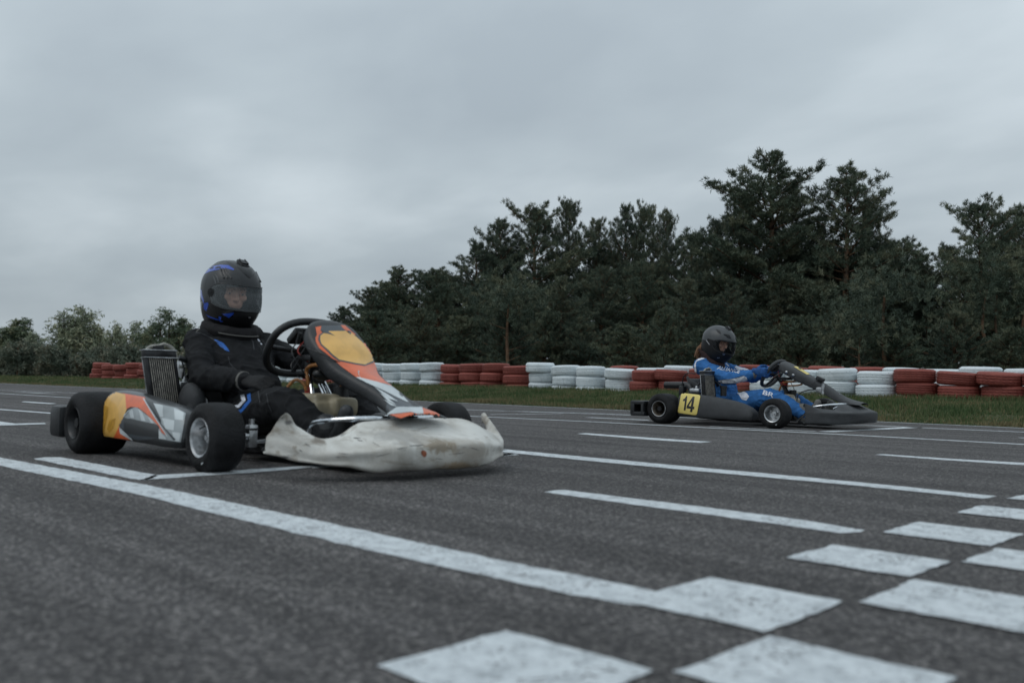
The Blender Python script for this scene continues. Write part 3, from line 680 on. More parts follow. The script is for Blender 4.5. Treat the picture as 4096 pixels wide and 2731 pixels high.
# lower trees filling the edge of the wood
low = []
rl = random.Random(5)
names_low = ['above the first white tyre run', 'above the left white stacks', 'above the left red stacks', 'above the middle red stacks', 'behind the middle red tyres', 'above the middle white tyres', 'left of the blue driver', 'behind the grey helmet', 'right of the grey helmet', 'above the blue driver\'s hands', 'above the black steering fairing', 'behind the black nose', 'above the right red tyres', 'near the right photo edge', 'at the right photo edge']
for i, u in enumerate([830, 925, 1010, 1100, 1195, 1290, 1390, 1480, 1575, 1680, 1790, 1900, 2010, 2130, 2280]):
    v = 650+rl.uniform(-30, 55)+(60 if i < 2 else 0)-(30 if 3 < i < 12 else 0); plant('p%d' % (i % 5), u*q_, v*q_, 47+rl.uniform(-2, 3), rl.uniform(135, 170)*q_, 'lower front pine %s' % names_low[i])
for i, u in enumerate([860, 960, 1060, 1160, 1255, 1345, 1440, 1530, 1625, 1725, 1835, 1945, 2060, 2190, 2320]):
    v = 742+rl.uniform(-22, 22); plant(['young', 'young2'][i % 2], u*q_, v*q_, 41+rl.uniform(-2, 3), rl.uniform(105, 150)*q_, 'bushy young pine low in the wood %s' % names_low[i])
# second line of the wood, seen through the gaps
for i, u in enumerate([905, 1030, 1150, 1265, 1380, 1500, 1620, 1740, 1850, 1985, 2105, 2225, 2335]):
    v = 640 if i < 2 else 585; plant('p%d' % ((i+2) % 5), u*q_, (v+rl.uniform(-10, 25))*q_, 68+rl.uniform(-2, 4), 165*q_, 'back row pine seen through the gaps, %s in line from the left' % (ORD+['ninth', 'tenth', 'eleventh', 'twelfth', 'thirteenth'])[i])
# forked orange stems at the right
def stems():
    o = empty('pine_tree', tuple(at_col(2300*q_, 42))[:2]+(.14,)); tag(o, 'pine with forked bare orange stems beside the right photo edge', 'pine')
    b = MB(); e_ = CR
    def P_(s, z): return Vector((e_.x*s, e_.y*s, z))
    b.tube([P_(-.15, -.2), P_(-.12, 1), P_(-.45, 2.1), P_(-.85, 2.9), P_(-.8, 3.9), P_(-.6, 5)], [.12, .1, .085, .07, .055, .03], 8, 4)
    b.tube([P_(.25, -.2), P_(.35, 1), P_(.75, 2.0), P_(.95, 3), P_(1.1, 4.4)], [.11, .1, .08, .06, .03], 8, 4)
    b.tube([P_(.0, .6), P_(.12, 1.8), P_(-.25, 3), P_(-.2, 4.6)], [.07, .06, .05, .03], 8, 4)
    b.tube([P_(.5, 1.5), P_(1.2, 1.7), P_(1.9, 1.6)], [.04, .03, .015], 6, 3)
    b.build('trunk', M['pine_bark'], o)
    rng = np.random.default_rng(9); C = np.array([[e_.x*s, e_.y*s, z] for s, z in zip(rng.normal(.1, 1.2, 500), rng.uniform(3.6, 6.2, 500))])+rng.normal(0, .4, (500, 3))
    V, val = sprays(C, np.tile([0, 0, 1.], (500, 1)), rng, 26, .18, .0185, .8); COL.objects.link(c := bpy.data.objects.new('crown', tri_mesh('crown', V, val, M['needles_light']))); c.parent = o
stems()
def stem(u, v0, depth, h, lab, r_=.11):
    p = at_col(u*q_, depth); o = empty('pine_tree', (p.x, p.y, .14)); tag(o, lab, 'pine'); b = MB()
    b.tube([(0, 0, -.2), (.04, 0, h*.3), (-.05, .03, h*.6), (.03, 0, h)], [r_, r_*.9, r_*.75, r_*.4], 8, 3)
    for k in range(5): a = k*1.3; z = h*(.3+.13*k); b.tube([(0, 0, z), (math.cos(a)*.8, math.sin(a)*.8, z+.25)], [.03, .01], 5)
    b.build('trunk', M['pine_bark'], o)
    rng = np.random.default_rng(int(u)); C = rng.normal(0, 1, (260, 3))*np.array([.9, .9, .55])+np.array([0, 0, h+.2]); V, val = sprays(C, np.tile([0, 0, 1.], (260, 1)), rng, 26, .18, .0185, .8)
    COL.objects.link(c := bpy.data.objects.new('crown', tri_mesh('crown', V, val, M['needles']))); c.parent = o
stem(2030, 0, 39, 4.2, 'single straight orange stem above the right white tyres')
stem(1165, 0, 40, 3.6, 'slender reddish stem above the middle red tyres', .08)
stem(1975, 0, 38.5, 2.6, 'short thin stem left of the straight orange stem', .05)
# birches and broadleaf trees far to the left
for i in range(3): r_ = leafy(200+i, 9, 3.2, 'birch', .12, 1800, .9, .45); PROTO['b%d' % i] = (*r_, 5.6)
r_ = leafy(210, 8, 3.4, 'oak', .18, 1900, 0, .45, 4); PROTO['oak'] = (*r_, 6)
r_ = leafy(211, 8, 3.4, 'oak', .1, 2500, 0, .45, 3); PROTO['oak2'] = (*r_, 6)
for i in range(2): r_ = leafy(220+i, 3, 3.2, 'bush', .0, 2000, 0, .4, 4); PROTO['bush%d' % i] = (*r_, 5.4)
lt = [('oak2', 40, 735, 100, 130, 'dark broadleaf tree at the left photo edge', 'broadleaf_tree', 'tree'), ('b0', -20, 742, 104, 110, 'pale tree half cut by the left photo edge', 'birch_tree', 'birch'), ('b1', 75, 760, 98, 70, 'drooping birch beside the left edge tree', 'birch_tree', 'birch'),
      ('b2', 145, 712, 104, 95, 'left half of the tall pair of birches', 'birch_tree', 'birch'), ('b0', 188, 700, 104, 110, 'tallest weeping birch on the left horizon', 'birch_tree', 'birch'), ('b1', 225, 745, 106, 70, 'birch leaning out right of the tallest birch', 'birch_tree', 'birch'),
      ('b2', 268, 740, 100, 62, 'small rounded birch between the tall birches and radiator', 'birch_tree', 'birch'), ('b1', 312, 735, 102, 75, 'slim birch behind the radiator', 'birch_tree', 'birch'),
      ('oak', 388, 712, 96, 110, 'dark open crowned tree left of the black suited driver', 'broadleaf_tree', 'tree'), ('oak', 345, 745, 100, 80, 'smaller dark tree behind the radiator cap', 'broadleaf_tree', 'tree'),
      ('oak2', 440, 790, 104, 90, 'low tree behind the black suited driver\'s shoulder', 'broadleaf_tree', 'tree')]
for k, u, v, d, w, lab, nm, cat in lt: plant(k, u*q_, v*q_, d, w*q_*1.45, lab, nm, cat, 'trees on the left horizon', zbase=-.18)
wh = ['at the left photo edge', 'second from the left photo edge', 'below the left edge tree', 'left of the tall birches', 'below the tall birches', 'right below the tallest birch', 'left of the leftmost red tyres', 'above the leftmost red tyres', 'behind the radiator', 'right of the radiator', 'behind the engine', 'behind the driver\'s back']
for i, u in enumerate([5, 45, 85, 122, 160, 200, 238, 276, 318, 360, 400, 445]):
    plant('bush%d' % (i % 2), u*q_, (802+rl.uniform(-14, 16))*q_, 88+rl.uniform(-4, 6), 125*q_, 'grey green shrub %s' % wh[i], 'shrub', 'shrub', 'shrubs along the left horizon', zbase=-.16)
# ================================================================== KARTS  (local axes: x forward, y left, z up, rear axle at x=0)
WB = 1.05
def wheel(K, x, y, r, w, side, metal, rear, mark_m=None):
    """side -1 = right side; rim open to the outside"""
    s = side; rr = .066 if not rear else .064; wh = MB()
    # rim: barrel with flange, recessed face
    prof = [(rr+.006, s*w*.5), (rr+.008, s*w*.5-.004*s), (rr, s*w*.5-.010*s), (rr-.004, s*w*.30), (rr-.012, s*w*.05), (rr-.014, -s*w*.35), (rr+.004, -s*w*.5), (rr-.003, -s*w*.5), (rr-.02, -s*w*.33), (.022, -s*w*.30 if rear else -s*w*.12), (.022, -s*w*.22 if rear else -s*w*.06), (rr-.018, -s*w*.22 if rear else -s*w*.06), (rr-.008, s*w*.28), (rr-.002, s*w*.46)]
    wh.lathe(prof, 40, 'y', closed=True)
    wh.tube([(0, -s*w*.5, 0), (0, s*w*(.02 if rear else .22), 0)], .021, 16); wh.tube([(0, s*w*(.02 if rear else .22), 0), (0, s*w*(.10 if rear else .30), 0)], .010, 6)
    for k in range(3):
        a = k*2.094+.5; c = (math.cos(a)*.036, s*w*(-.2 if rear else .0), math.sin(a)*.036); wh.tube([c, (c[0], c[1]+s*.02, c[2])], .007, 6)
    a = 2.2; wh.tube([(math.cos(a)*(rr-.014), s*w*.2, math.sin(a)*(rr-.014)), (math.cos(a)*(rr-.03), s*w*.42, math.sin(a)*(rr-.03))], .0035, 6)
    o = wh.build('wheel', metal, K); o.location = (x, y, r-.003)
    t = MB(); h = w/2
    pr = [(rr+.003, h*.90), (rr+.012, h*1.0), (rr+(r-rr)*.45, h*1.05), (r-.03, h*1.02), (r-.013, h*.93), (r-.004, h*.80), (r-.001, h*.5), (r, 0)]
    pr = pr+[(a, -b) for a, b in pr[:-1][::-1]]
    t.lathe(pr, 72, 'y'); ty = t.build('tyre', M['rubber'], o, sharp=60)
    # raised sidewall ring lettering strip (worn white maker's bar)
    b = MB()
    for a0, l_, m_ in ((-1.25, .16, 0),):
        ring = [[], []]
        for k in range(9):
            a = a0+l_*k/8
            for q, rad in enumerate((r-.036, r-.029)): ring[q].append(Vector((math.cos(a)*rad, s*(h*1.045), math.sin(a)*rad)))
        b.loft(ring, closed=False)
    if mark_m: b.build('sidewall_mark', mark_m, ty, sharp=0)
    return o
def tube_part(name, pts, r, m, K, n=10, smooth=4):
    b = MB(); b.tube(pts, r, n, smooth); return b.build(name, m, K)
def nose_fairing(K, m, near):
    """moulded front bumper: swept wings, dipped shoulders, raised middle"""
    n = 57; rows = []
    for i in range(n):
        t = -1+2*i/(n-1); a = abs(t)
        if near:
            y = .535*math.sin(t*1.45)/math.sin(1.45); xf = 1.715-.36*a**2.3-.02*(1-a)
            zb = lin(a, [(0, .022), (.35, .022), (.5, .045), (.8, .058), (1, .085)])
            zt = interp(a, [(0, .207), (.25, .202), (.48, .150), (.60, .144), (.78, .190), (.88, .228), (.95, .234), (1, .222)] if t < 0 else [(0, .207), (.35, .2), (.6, .155), (.74, .142), (.84, .20), (.91, .234), (1, .185)])
            xi = interp(a, [(0, 1.46), (.3, 1.47), (.55, 1.50), (.75, 1.46), (.9, 1.45), (1, 1.445)]) if t < 0 else interp(a, [(0, 1.46), (.3, 1.47), (.55, 1.49), (.78, 1.43), (.9, 1.37), (1, 1.35)])
            zm = interp(a, [(0, .118), (.28, .120), (.42, .098), (.65, .090), (1, .13)]); bul = interp(a, [(0, .02), (.4, .012), (.6, -.004), (1, .0)])
        else:
            y = .53*math.sin(t*1.42)/math.sin(1.42); xf = 1.665-.37*a**2.2
            zb = lin(a, [(0, .055), (.6, .045), (1, .050)])
            zt = interp(a, [(0, .224), (.25, .22), (.5, .170), (.75, .180), (1, .222)])
            xi = interp(a, [(0, 1.46), (.3, 1.47), (.55, 1.46), (.8, 1.36), (1, 1.285)])
            zm = interp(a, [(0, .155), (.5, .14), (1, .14)]); bul = .012
        th = interp(a, [(0, 1), (.8, .8), (1, .35)])
        d = Vector((xf-xi, 0)).x
        sw_ = max(0, a-.78)/.22*(.0 if near else 0)
        cv = interp(a, [(0, 0), (.30, 0), (.46, 1), (.9, 1), (1, .4)])*(.020 if near else .010); sn = interp(a, [(0, 1), (.26, 1), (.40, 0), (1, 0)])*(.022 if near else .012)
        sec = [(xf-.10*th-sw_, y*.97, zb+.012), (xf-.03*th-sw_*.8, y, zb), (xf-.002+sn*.5, y*1.0, zb+.010), (xf-cv*.7+sn, y*1.0, zb+(zm-zb)*.42), (xf-cv*.5+sn, y*1.0, zm-.014), (xf+bul*.5-.003+sn*.7, y*.998, zm+.004), (xf-.022*th+sn*.2, y*.995, zm+.014),
               (xf-d*.28, y*.99, zm+(zt-zm)*.34), (xf-d*.5, y*.985, zm+(zt-zm)*.60), (xf-d*.78, y*.98, zm+(zt-zm)*.88), (xi+.01, y*.975, zt), (xi-.012, y*.97, zt-.004), (xi-.016, y*.965, zt-.03)]
        r_ = []
        for j, p in enumerate(sec):
            v = Vector(p)
            if near:
                k = noise.noise(Vector((v.x*6, v.y*7, v.z*9)))*.013+noise.noise(Vector((v.x*15, v.y*17, v.z*19)))*.0055+max(0, noise.noise(Vector((v.x*5, v.y*5, v.z*16+4))))*.012
                # the knocked-in patch right of centre and buckled left shoulder
                g = math.exp(-((v.y-.0)/.05)**2-((v.z-.11)/.03)**2)*-.022; g += math.exp(-((v.y+.19)/.05)**2-((v.z-.09)/.05)**2)*.018
                k2 = k+g; v += Vector((k2, 0, k*.7+(.0 if j > 2 else .012*noise.noise(Vector((v.y*8, 3, 1))))))
            r_.append(v)
        rows.append(r_)
    b = MB(); b.loft(rows, closed=False); o = b.build('nose_fairing', m, K, sharp=0); solid(o, .006); subsurf(o, 1); return o
def steering_fairing(K, m, near):
    if near: st = [(0.88, 0.572, 0.0698, 0.008), (0.89, 0.594, 0.0818, 0.024), (0.917, 0.602, 0.093, 0.036), (0.957, 0.587, 0.1172, 0.0464), (1.007, 0.54, 0.1367, 0.0528), (1.075, 0.484, 0.1358, 0.056), (1.135, 0.422, 0.119, 0.056), (1.225, 0.374, 0.0874, 0.048), (1.315, 0.338, 0.0718, 0.044), (1.38, 0.31, 0.0679, 0.04), (1.43, 0.286, 0.0737, 0.032), (1.485, 0.264, 0.0912, 0.0224), (1.525, 0.246, 0.1164, 0.012), (1.56, 0.234, 0.128, 0.0048), (1.576, 0.228, 0.1145, 0.0024)]
    else: st = [(.865, .545, .085, .01), (.875, .575, .115, .03), (.905, .585, .13, .05), (.96, .562, .140, .065), (1.03, .525, .135, .07), (1.10, .482, .120, .07), (1.17, .445, .095, .065), (1.24, .405, .075, .06), (1.31, .365, .066, .055), (1.38, .318, .066, .05), (1.45, .278, .080, .04), (1.51, .255, .105, .026), (1.56, .243, .125, .012), (1.595, .235, .125, .005), (1.61, .232, .11, .003)]
    pts, q = spline([Vector((a, b, 0)) for a, b, c, d in st], [0]*len(st), 4)
    pw, _ = spline([Vector((c, d, 0)) for a, b, c, d in st], [0]*len(st), 4)
    rows = []
    for i, (p, w) in enumerate(zip(pts, pw)):
        t = (pts[min(i+1, len(pts)-1)]-pts[max(i-1, 0)]).normalized(); nx, nz = -t.y, t.x
        if nz < 0: nx, nz = -nx, -nz
        row = []
        for j in range(-8, 9):
            u = j/8; a = abs(u)
            if a <= .72: yy = w.x*u/.72*.97; drop = .020*(a/.72)**2.2
            else:
                k = (a-.72)/.28; yy = math.copysign(w.x*(.97+.05*math.sin(k*2.2)), u); drop = .020+w.y*k
            row.append(Vector((p.x-nx*drop, yy, p.y-nz*drop)))
        rows.append(row)
    b = MB(); b.loft(rows, closed=False); o = b.build('steering_fairing', m, K, sharp=0); solid(o, .004); subsurf(o, 1); return o
def side_pod(K, side, m, near):
    s = side; rows = []
    if near: tb = [(.05, .235, .085, -.02), (.075, .268, .078, 0), (.13, .287, .075, 0), (.25, .284, .074, 0), (.38, .272, .074, .0), (.55, .252, .072, 0), (.70, .236, .070, 0), (.80, .222, .070, 0), (.855, .200, .072, -.006), (.88, .165, .08, -.02)]
    else: tb = [(.13, .262, .09, -.02), (.15, .278, .078, 0), (.22, .282, .070, 0), (.35, .272, .064, 0), (.48, .258, .062, 0), (.60, .240, .060, 0), (.72, .218, .060, 0), (.80, .190, .060, 0), (.85, .160, .062, -.004), (.868, .12, .068, -.02)]
    for x, zt, zb, dy in tb:
        yo = .625+dy; yi = .42
        rows.append([Vector((x, s*y, z)) for y, z in [(yi, zb+.01), (yo-.05, zb), (yo-.012, zb+.002), (yo-.002, zb+.022), (yo, zb+(zt-zb)*.35), (yo-.006, zb+(zt-zb)*.62), (yo-.022, zb+(zt-zb)*.85), (yo-.04, zt-.006), (yo-.07, zt), (yo-.12, zt-.004), (yi+.03, zt-.03), (yi, zt-.06)]])
    b = MB(); b.loft(rows, closed=True, cap=True); o = b.build('side_pod', m, K, sharp=0)
    md = o.modifiers.new('b', 'BEVEL'); md.width = .008; md.segments = 2; md.limit_method = 'ANGLE'; md.angle_limit = R(60); subsurf(o, 2); return o
def make_kart(name, origin, yaw, near):
    K = empty(name, origin, yaw)
    rim_f = M['alu']; rim_r = M['black_plastic'] if near else M['magnesium']
    wheel(K, WB, -.565, .130, .130, -1, rim_f, False, M['sticker_white']); wheel(K, WB, .565, .130, .130, 1, rim_f, False)
    wheel(K, 0, -.60, .139, .205, -1, rim_r, True); wheel(K, 0, .60, .139, .205, 1, rim_r, True)
    if not near:
        b = MB(); b.lathe([(.071, -.007), (.073, -.003), (.069, 0), (.067, -.006)], 40, 'y', (0, -.70, .136), closed=True); b.build('rim_ring', M['alu'], K)
    # chassis
    fm = M['dark_metal']; b = MB()
    for s in (-1, 1):
        b.tube([(-.12, s*.30, .07), (.10, s*.31, .07), (.5, s*.32, .05), (.8, s*.20, .045), (1.1, s*.19, .045), (1.38, s*.18, .05)], .015, 10, 5)
        b.tube([(.70, s*.24, .05), (.95, s*.33, .07), (1.02, s*.40, .09)], .014, 10, 4)
        for x in (.25, .72): b.tube([(x, s*.31, .055), (x, s*.50, .08)], .010, 8)
        b.tube([(.25, s*.50, .085), (.72, s*.50, .085)], .011, 8)
        b.box((1.03, s*.415, .115), (.035, .012, .085), bev=.003); b.box((1.045, s*.425, .155), (.06, .05, .008), bev=.002)
    b.tube([(1.38, -.18, .05), (1.42, -.1, .05), (1.42, .1, .05), (1.38, .18, .05)], .014, 10, 4); b.tube([(.1, -.31, .07), (.1, .31, .07)], .014, 10); b.tube([(.6, -.30, .05), (.6, .30, .05)], .012, 8)
    b.build('frame', fm, K)
    b = MB(); b.box((.98, 0, .034), (.78, .40, .004), bev=.001); b.build('floor_tray', M['alu' if near else 'dark_metal'], K)
    b = MB(); b.tube([(0, -.69, .136), (0, .69, .136)], .022, 16); b.lathe([(.018, -.004), (.09, -.004), (.092, 0), (.09, .004), (.018, .004)], 40, 'y', (0, .14, .136), closed=True); b.lathe([(.02, -.01), (.075, -.01), (.078, 0), (.075, .01), (.02, .01)], 36, 'y', (0, -.16, .136), closed=True); b.build('rear_axle', M['dark_metal'], K)
    for s in (-1, 1):   # stub axle and knuckle
        b = MB(); b.tube([(1.05, s*.405, .128), (1.05, s*.50, .128)], .017, 14); b.box((1.05, s*.418, .128), (.036, .036, .085), bev=.005); b.tube([(1.05, s*.418, .170), (1.05, s*.418, .192)], .011, 8)
        for k in range(3): b.lathe([(.017, -.003), (.025, -.003), (.025, .003), (.017, .003)], 20, 'y', (1.05, s*(.455+.014*k), .128), closed=True)
        b.build('stub_axle', M['alu'], K)
        tube_part('tie_rod', [(1.0, s*.40, .10), (.93, s*.03, .115)], .007, M['alu'], K, 8, 0)
    # front bumper hoops
    if near:
        tube_part('bumper_bar', [(1.10, -.21, .06), (1.16, -.23, .12), (1.19, -.24, .175), (1.30, -.235, .195), (1.42, -.16, .205), (1.45, -.05, .205), (1.45, .05, .205), (1.42, .17, .205), (1.30, .24, .195), (1.19, .24, .175), (1.12, .21, .07)], .0105, M['chrome'], K)
        tube_part('bumper_bar', [(1.30, -.22, .05), (1.50, -.21, .085), (1.53, -.1, .09), (1.53, .1, .09), (1.50, .21, .085), (1.3, .22, .05)], .0105, M['chrome'], K)
    else:
        tube_part('bumper_bar', [(1.10, -.21, .06), (1.18, -.25, .12), (1.24, -.27, .175), (1.34, -.26, .20), (1.46, -.20, .215), (1.50, -.05, .215), (1.50, .05, .215), (1.46, .2, .215), (1.30, .26, .19), (1.12, .21, .07)], .0105, M['chrome'], K)
        tube_part('bumper_bar', [(1.30, -.22, .05), (1.50, -.21, .085), (1.53, -.1, .09), (1.53, .1, .09), (1.50, .21, .085), (1.3, .22, .05)], .0105, M['chrome'], K)
    # rear bumper
    b = MB()
    zc = .135
    for s in (-1, 1):
        if near: b.box((-.20, s*.60, zc), (.13, .24, .145), bev=.028)
        else:
            b.box((-.215, s*.60, .185), (.15, .25, .035), bev=.012); b.box((-.215, s*.60, .083), (.15, .25, .04), bev=.012); b.box((-.27, s*.60, .135), (.045, .25, .12), bev=.012); b.box((-.165, s*.60, .135), (.03, .25, .12), bev=.012)
    b.tube([(-.22, -.5, zc), (-.24, 0, zc), (-.22, .5, zc)], .04, 12, 4); b.build('rear_bumper', M['black_plastic'], K, sharp=40)
    # seat: moulded bucket
    rows = []
    for i in range(15):
        t = i/14; row = []
        if t < .5: cx, cz = .56-.40*t/.5, .075-.02*math.sin(t/.5*math.pi)
        else: k = (t-.5)/.5; cx, cz = .16-.20*k**.9, .075+.345*k**1.15
        wd = interp(t, [(0, .13), (.35, .175), (.6, .20), (.85, .185), (1, .15)]); hi = interp(t, [(0, .05), (.3, .14), (.5, .22), (.72, .16), (1, .04)])
        for j in range(-10, 11):
            u = j/10; a = abs(u); y = math.copysign(wd*min(1, a*1.35)**1.0, u) if a < .74 else math.copysign(wd+.012*(a-.74)/.26, u)
            up = 0 if a < .55 else ((a-.55)/.45)**1.4*hi
            fx = 1 if t > .5 else 0; row.append(Vector((cx+up*(.75*max(0, min(1, (t-.35)*3))), y, cz+up*(1-.25*fx))))
        rows.append(row)
    b = MB(); b.loft(rows, closed=False); o = b.build('seat', M['grey_plastic'], K, sharp=0); solid(o, .007); subsurf(o, 1)
    if near:  # rounded lump of the seat's right wing / airbox cover
        b = MB(); b.ell((.27, -.285, .235), (.085, .055, .095)); b.box((.27, -.285, .17), (.15, .10, .12), bev=.03); me = remeshed(b, .008, 8); link('seat_wing', me, M['grey_plastic'], K)
    # fuel tank between the knees
    b = MB(); b.box((.88, 0, .16), (.26, .22, .20), bev=.03); b.box((.90, -.03, .265), (.17, .13, .05), bev=.02); b.box((.80, -.03, .13), (.10, .26, .14), bev=.03)
    if near: b.box((.96, .03, .235), (.16, .12, .08), bev=.02)
    me = remeshed(b, .008, 6); tk = link('fuel_tank', me, M['tank_plastic'], K)
    zt_ = .292 if near else .30
    b = MB(); b.tube([(.95, .055, zt_-.025), (.95, .055, zt_+.028)], .032, 20); b.build('filler_cap', M['black_plastic'], tk)
    b = MB(); b.tube([(.85, -.045, .28), (.85, -.045, .315)], .014, 12); b.build('hose_fitting', M['red_rubber'], tk)
    # steering
    cx = .72 if near else .79; cz = .485 if near else .475; up = Vector((.57, 0, .82)); ax = Vector((.82, 0, -.57)); sd = Vector((0, 1, 0))
    ring = []
    for k in range(48):
        a = 2*math.pi*k/48; ry, ru = .165, .138
        c_, s_ = math.cos(a), math.sin(a); e_ = 2.5; f_ = (abs(c_)**e_+abs(s_)**e_)**(-1/e_)
        ring.append(Vector((cx, 0, cz))+sd*(c_*ry*f_)+up*(s_*ru*f_))
    b = MB(); rings = []
    for k in range(48):
        t = (ring[(k+1) % 48]-ring[k-1]).normalized(); u = ax; w = t.cross(u).normalized(); rr = .0165
        rings.append([ring[k]+(u*math.cos(2*math.pi*j/12)+w*math.sin(2*math.pi*j/12))*rr for j in range(12)])
    rings.append(rings[0]); b.loft(rings, cap=False)
    sw = b.build('steering_wheel', M['black_plastic'] if near else M['grey_plastic'], K, sharp=0)
    b = MB(); c0 = Vector((cx, 0, cz))+ax*.03
    b.box(tuple(c0), (.09, .10, .012), rot=Matrix.Rotation(R(-90+55), 3, 'Y').to_quaternion().to_matrix(), bev=.004)
    for a in (0, 180, 270):
        a = R(a); e_ = Vector((cx, 0, cz))+sd*(math.cos(a)*.155)+up*(math.sin(a)*.13); b.tube([c0, (c0+e_)/2+ax*.006, e_], .010, 8)
    b.build('spokes', M['dark_metal'], sw)
    b = MB(); b.box(tuple(Vector((cx, 0, cz))+up*.055-ax*.01), (.09, .14, .03), rot=Matrix.Rotation(R(-35), 3, 'Y'), bev=.008); b.build('lap_timer', M['black_plastic'], sw)
    tube_part('steering_column', [tuple(c0), (.98, 0, .20), (1.0, 0, .08)], .0105, M['chrome'] if near else M['dark_metal'], K, 12, 0)
    b = MB()
    for s in (-1, 1): b.tube([(cx+.09, s*.02, cz-.09), (1.02, s*.09, .07)], .009, 10)
    b.build('column_support', M['chrome'] if near else M['dark_metal'], K)
    b = MB(); b.box((cx+.10, 0, cz-.09), (.05, .07, .06), bev=.008); b.box((cx+.12, -.02, cz-.045), (.10, .09, .025), bev=.006); b.tube([(cx+.09, -.05, cz+.04), (cx+.10, -.05, cz+.08)], .012, 12); b.tube([(cx+.10, -.085, cz+.02), (cx+.12, -.085, cz+.06)], .009, 12); b.build('steering_bracket', M['dark_metal'], K)
    # pedals
    for s in (-1, 1):
        b = MB(); b.tube([(1.20, s*.10, .05), (1.235, s*.10, .13), (1.25, s*.12, .20)], .008, 8, 3); b.tube([(1.25, s*.06, .20), (1.25, s*.16, .20)], .010, 10); b.tube([(1.24, s*.06, .13), (1.24, s*.16, .13)], .006, 8)
        b.build('pedal', M['alu'], K)
    # radiator, leaning back, right of the seat
    rx, ry = (.14, -.355) if near else (.30, -.36); ra = empty('tmp'); bpy.data.objects.remove(ra)
    hgt, wid = (.248, .140) if near else (.265, .19); lean = Vector((-.06, -.15, .98)).normalized() if near else Vector((-.06, -.04, .98)).normalized(); wx = Vector((0.05, 1, 0)).normalized(); th = lean.cross(wx).normalized()
    z0 = .185; base = Vector((rx+.03, ry, z0)); rotm = Matrix((th, wx, lean)).transposed()
    b = MB(); b.box(tuple(base+lean*hgt/2), (.030, wid-.03, hgt), rot=rotm); core = b.build('radiator', M['black_paint'], K, smooth=False)
    b = MB()
    for k in range(12):
        p = base+wx*((k-5.5)/11*(wid-.036)); b.box(tuple(p+lean*hgt/2), (.036, .0026, hgt), rot=rotm)
    b.build('fins', M['fin_metal'], core, smooth=False)
    b = MB(); b.box(tuple(base+lean*(hgt+.018)), (.05, wid+.005, .034), rot=rotm, bev=.008)
    for s in (-1, 1): b.box(tuple(base+wx*s*(wid/2-.006)+lean*hgt/2), (.040, .013, hgt), rot=rotm, bev=.003)
    b.build('end_tank', M['dark_metal'], core)
    b = MB()
    for v_ in (hgt+.002, hgt+.036): b.box(tuple(base+lean*v_), (.056, wid+.012, .005), rot=rotm, bev=.002)
    for s in (-1, 1): b.box(tuple(base+wx*s*(wid/2+.0015)+lean*hgt/2+th*.018), (.006, .004, hgt), rot=rotm, bev=.001)
    b.build('tank_rim', M['alu'], core)
    b = MB(); b.box(tuple(base+lean*(hgt+.019)-wx*.0+th*.026), (.004, wid-.03, .022), rot=rotm); b.build('tank_badge', M['black_paint'], core)
    b = MB(); p = base+lean*(hgt+.034)+wx*.0; b.tube([tuple(p), tuple(p+lean*.024)], .026, 20); b.build('radiator_cap', M['black_plastic'], core)
    P = lambda u, v, w_=0: tuple(base+wx*u+lean*v+th*w_)
    tube_part('breather_hose', [P(-.055, hgt+.035), P(-.035, hgt+.052), P(.01, hgt+.060), P(.035, hgt+.066), P(.070, hgt+.045), P(.08, hgt-.0)], .0075, M['hose_clear'], K, 10, 6)
    tube_part('coolant_hose', [P(.09, hgt+.005), P(.14, hgt-.01), (rx-.0, ry+.20, z0+.19), (rx+.0, ry+.25, z0+.14)], .013, M['black_plastic'], K, 12, 6)
    tube_part('coolant_hose', [P(.09, hgt-.035, .01), (rx+.03, ry+.17, z0+.20), (rx+.05, ry+.22, z0+.13)], .008, M['hose_clear'], K, 10, 6)
    tube_part('coolant_hose', [P(-.02, -.03, .03), P(.02, .035, .05), P(.09, .05, .06), P(.15, .02, .06), (rx+.1, ry+.2, z0-.06)], .009, M['hose_amber'], K, 10, 6)
    # engine
    ex, ey = (.10, -.235) if near else (.16, -.27)
    b = MB(); b.box((ex, ey, .135), (.20, .13, .13), bev=.02); b.box((ex-.01, ey, .235), (.11, .11, .08), bev=.01)
    for k in range(5): b.box((ex-.01, ey, .215+.016*k), (.13, .125, .006), bev=.001)
    b.tube([(ex, ey-.07, .135), (ex, ey-.10, .135)], .045, 20); b.tube([(ex+.08, ey-.05, .12), (ex+.08, ey-.085, .12)], .02, 12); en = b.build('engine', M['dark_metal'], K)
    b = MB(); b.box((ex-.01, ey, .305), (.10, .10, .04), bev=.012); b.tube([(ex-.01, ey, .325), (ex-.005, ey+.005, .345)], .016, 12)
    for k in range(6): a = k*1.047; b.tube([(ex-.01+.04*math.cos(a), ey+.04*math.sin(a), .32), (ex-.01+.04*math.cos(a), ey+.04*math.sin(a), .332)], .006, 6)
    b.build('cylinder_head', M['alu'], en)
    if near: b = MB(); b.box((ex+.01, ey-.035, .385), (.075, .012, .075), rot=Matrix.Rotation(R(20), 3, 'Y'), bev=.004); b.build('ignition_plate', M['alu'], en); tube_part('throttle_cable', [(ex+.0, ey-.04, .44), (ex+.05, ey-.045, .41), (ex+.10, ey-.05, .34), (ex+.16, ey-.03, .25)], .004, M['black_plastic'], K, 8, 5)
    b = MB(); b.tube([(ex-.005, ey+.005, .345), (ex+.01, ey+.02, .375), (ex+.04, ey+.035, .37)], .009, 8, 3); b.tube([(ex+.03, ey+.03, .36), (ex+.05, ey+.04, .33)], .012, 10); b.build('spark_plug', M['black_plastic'], en)
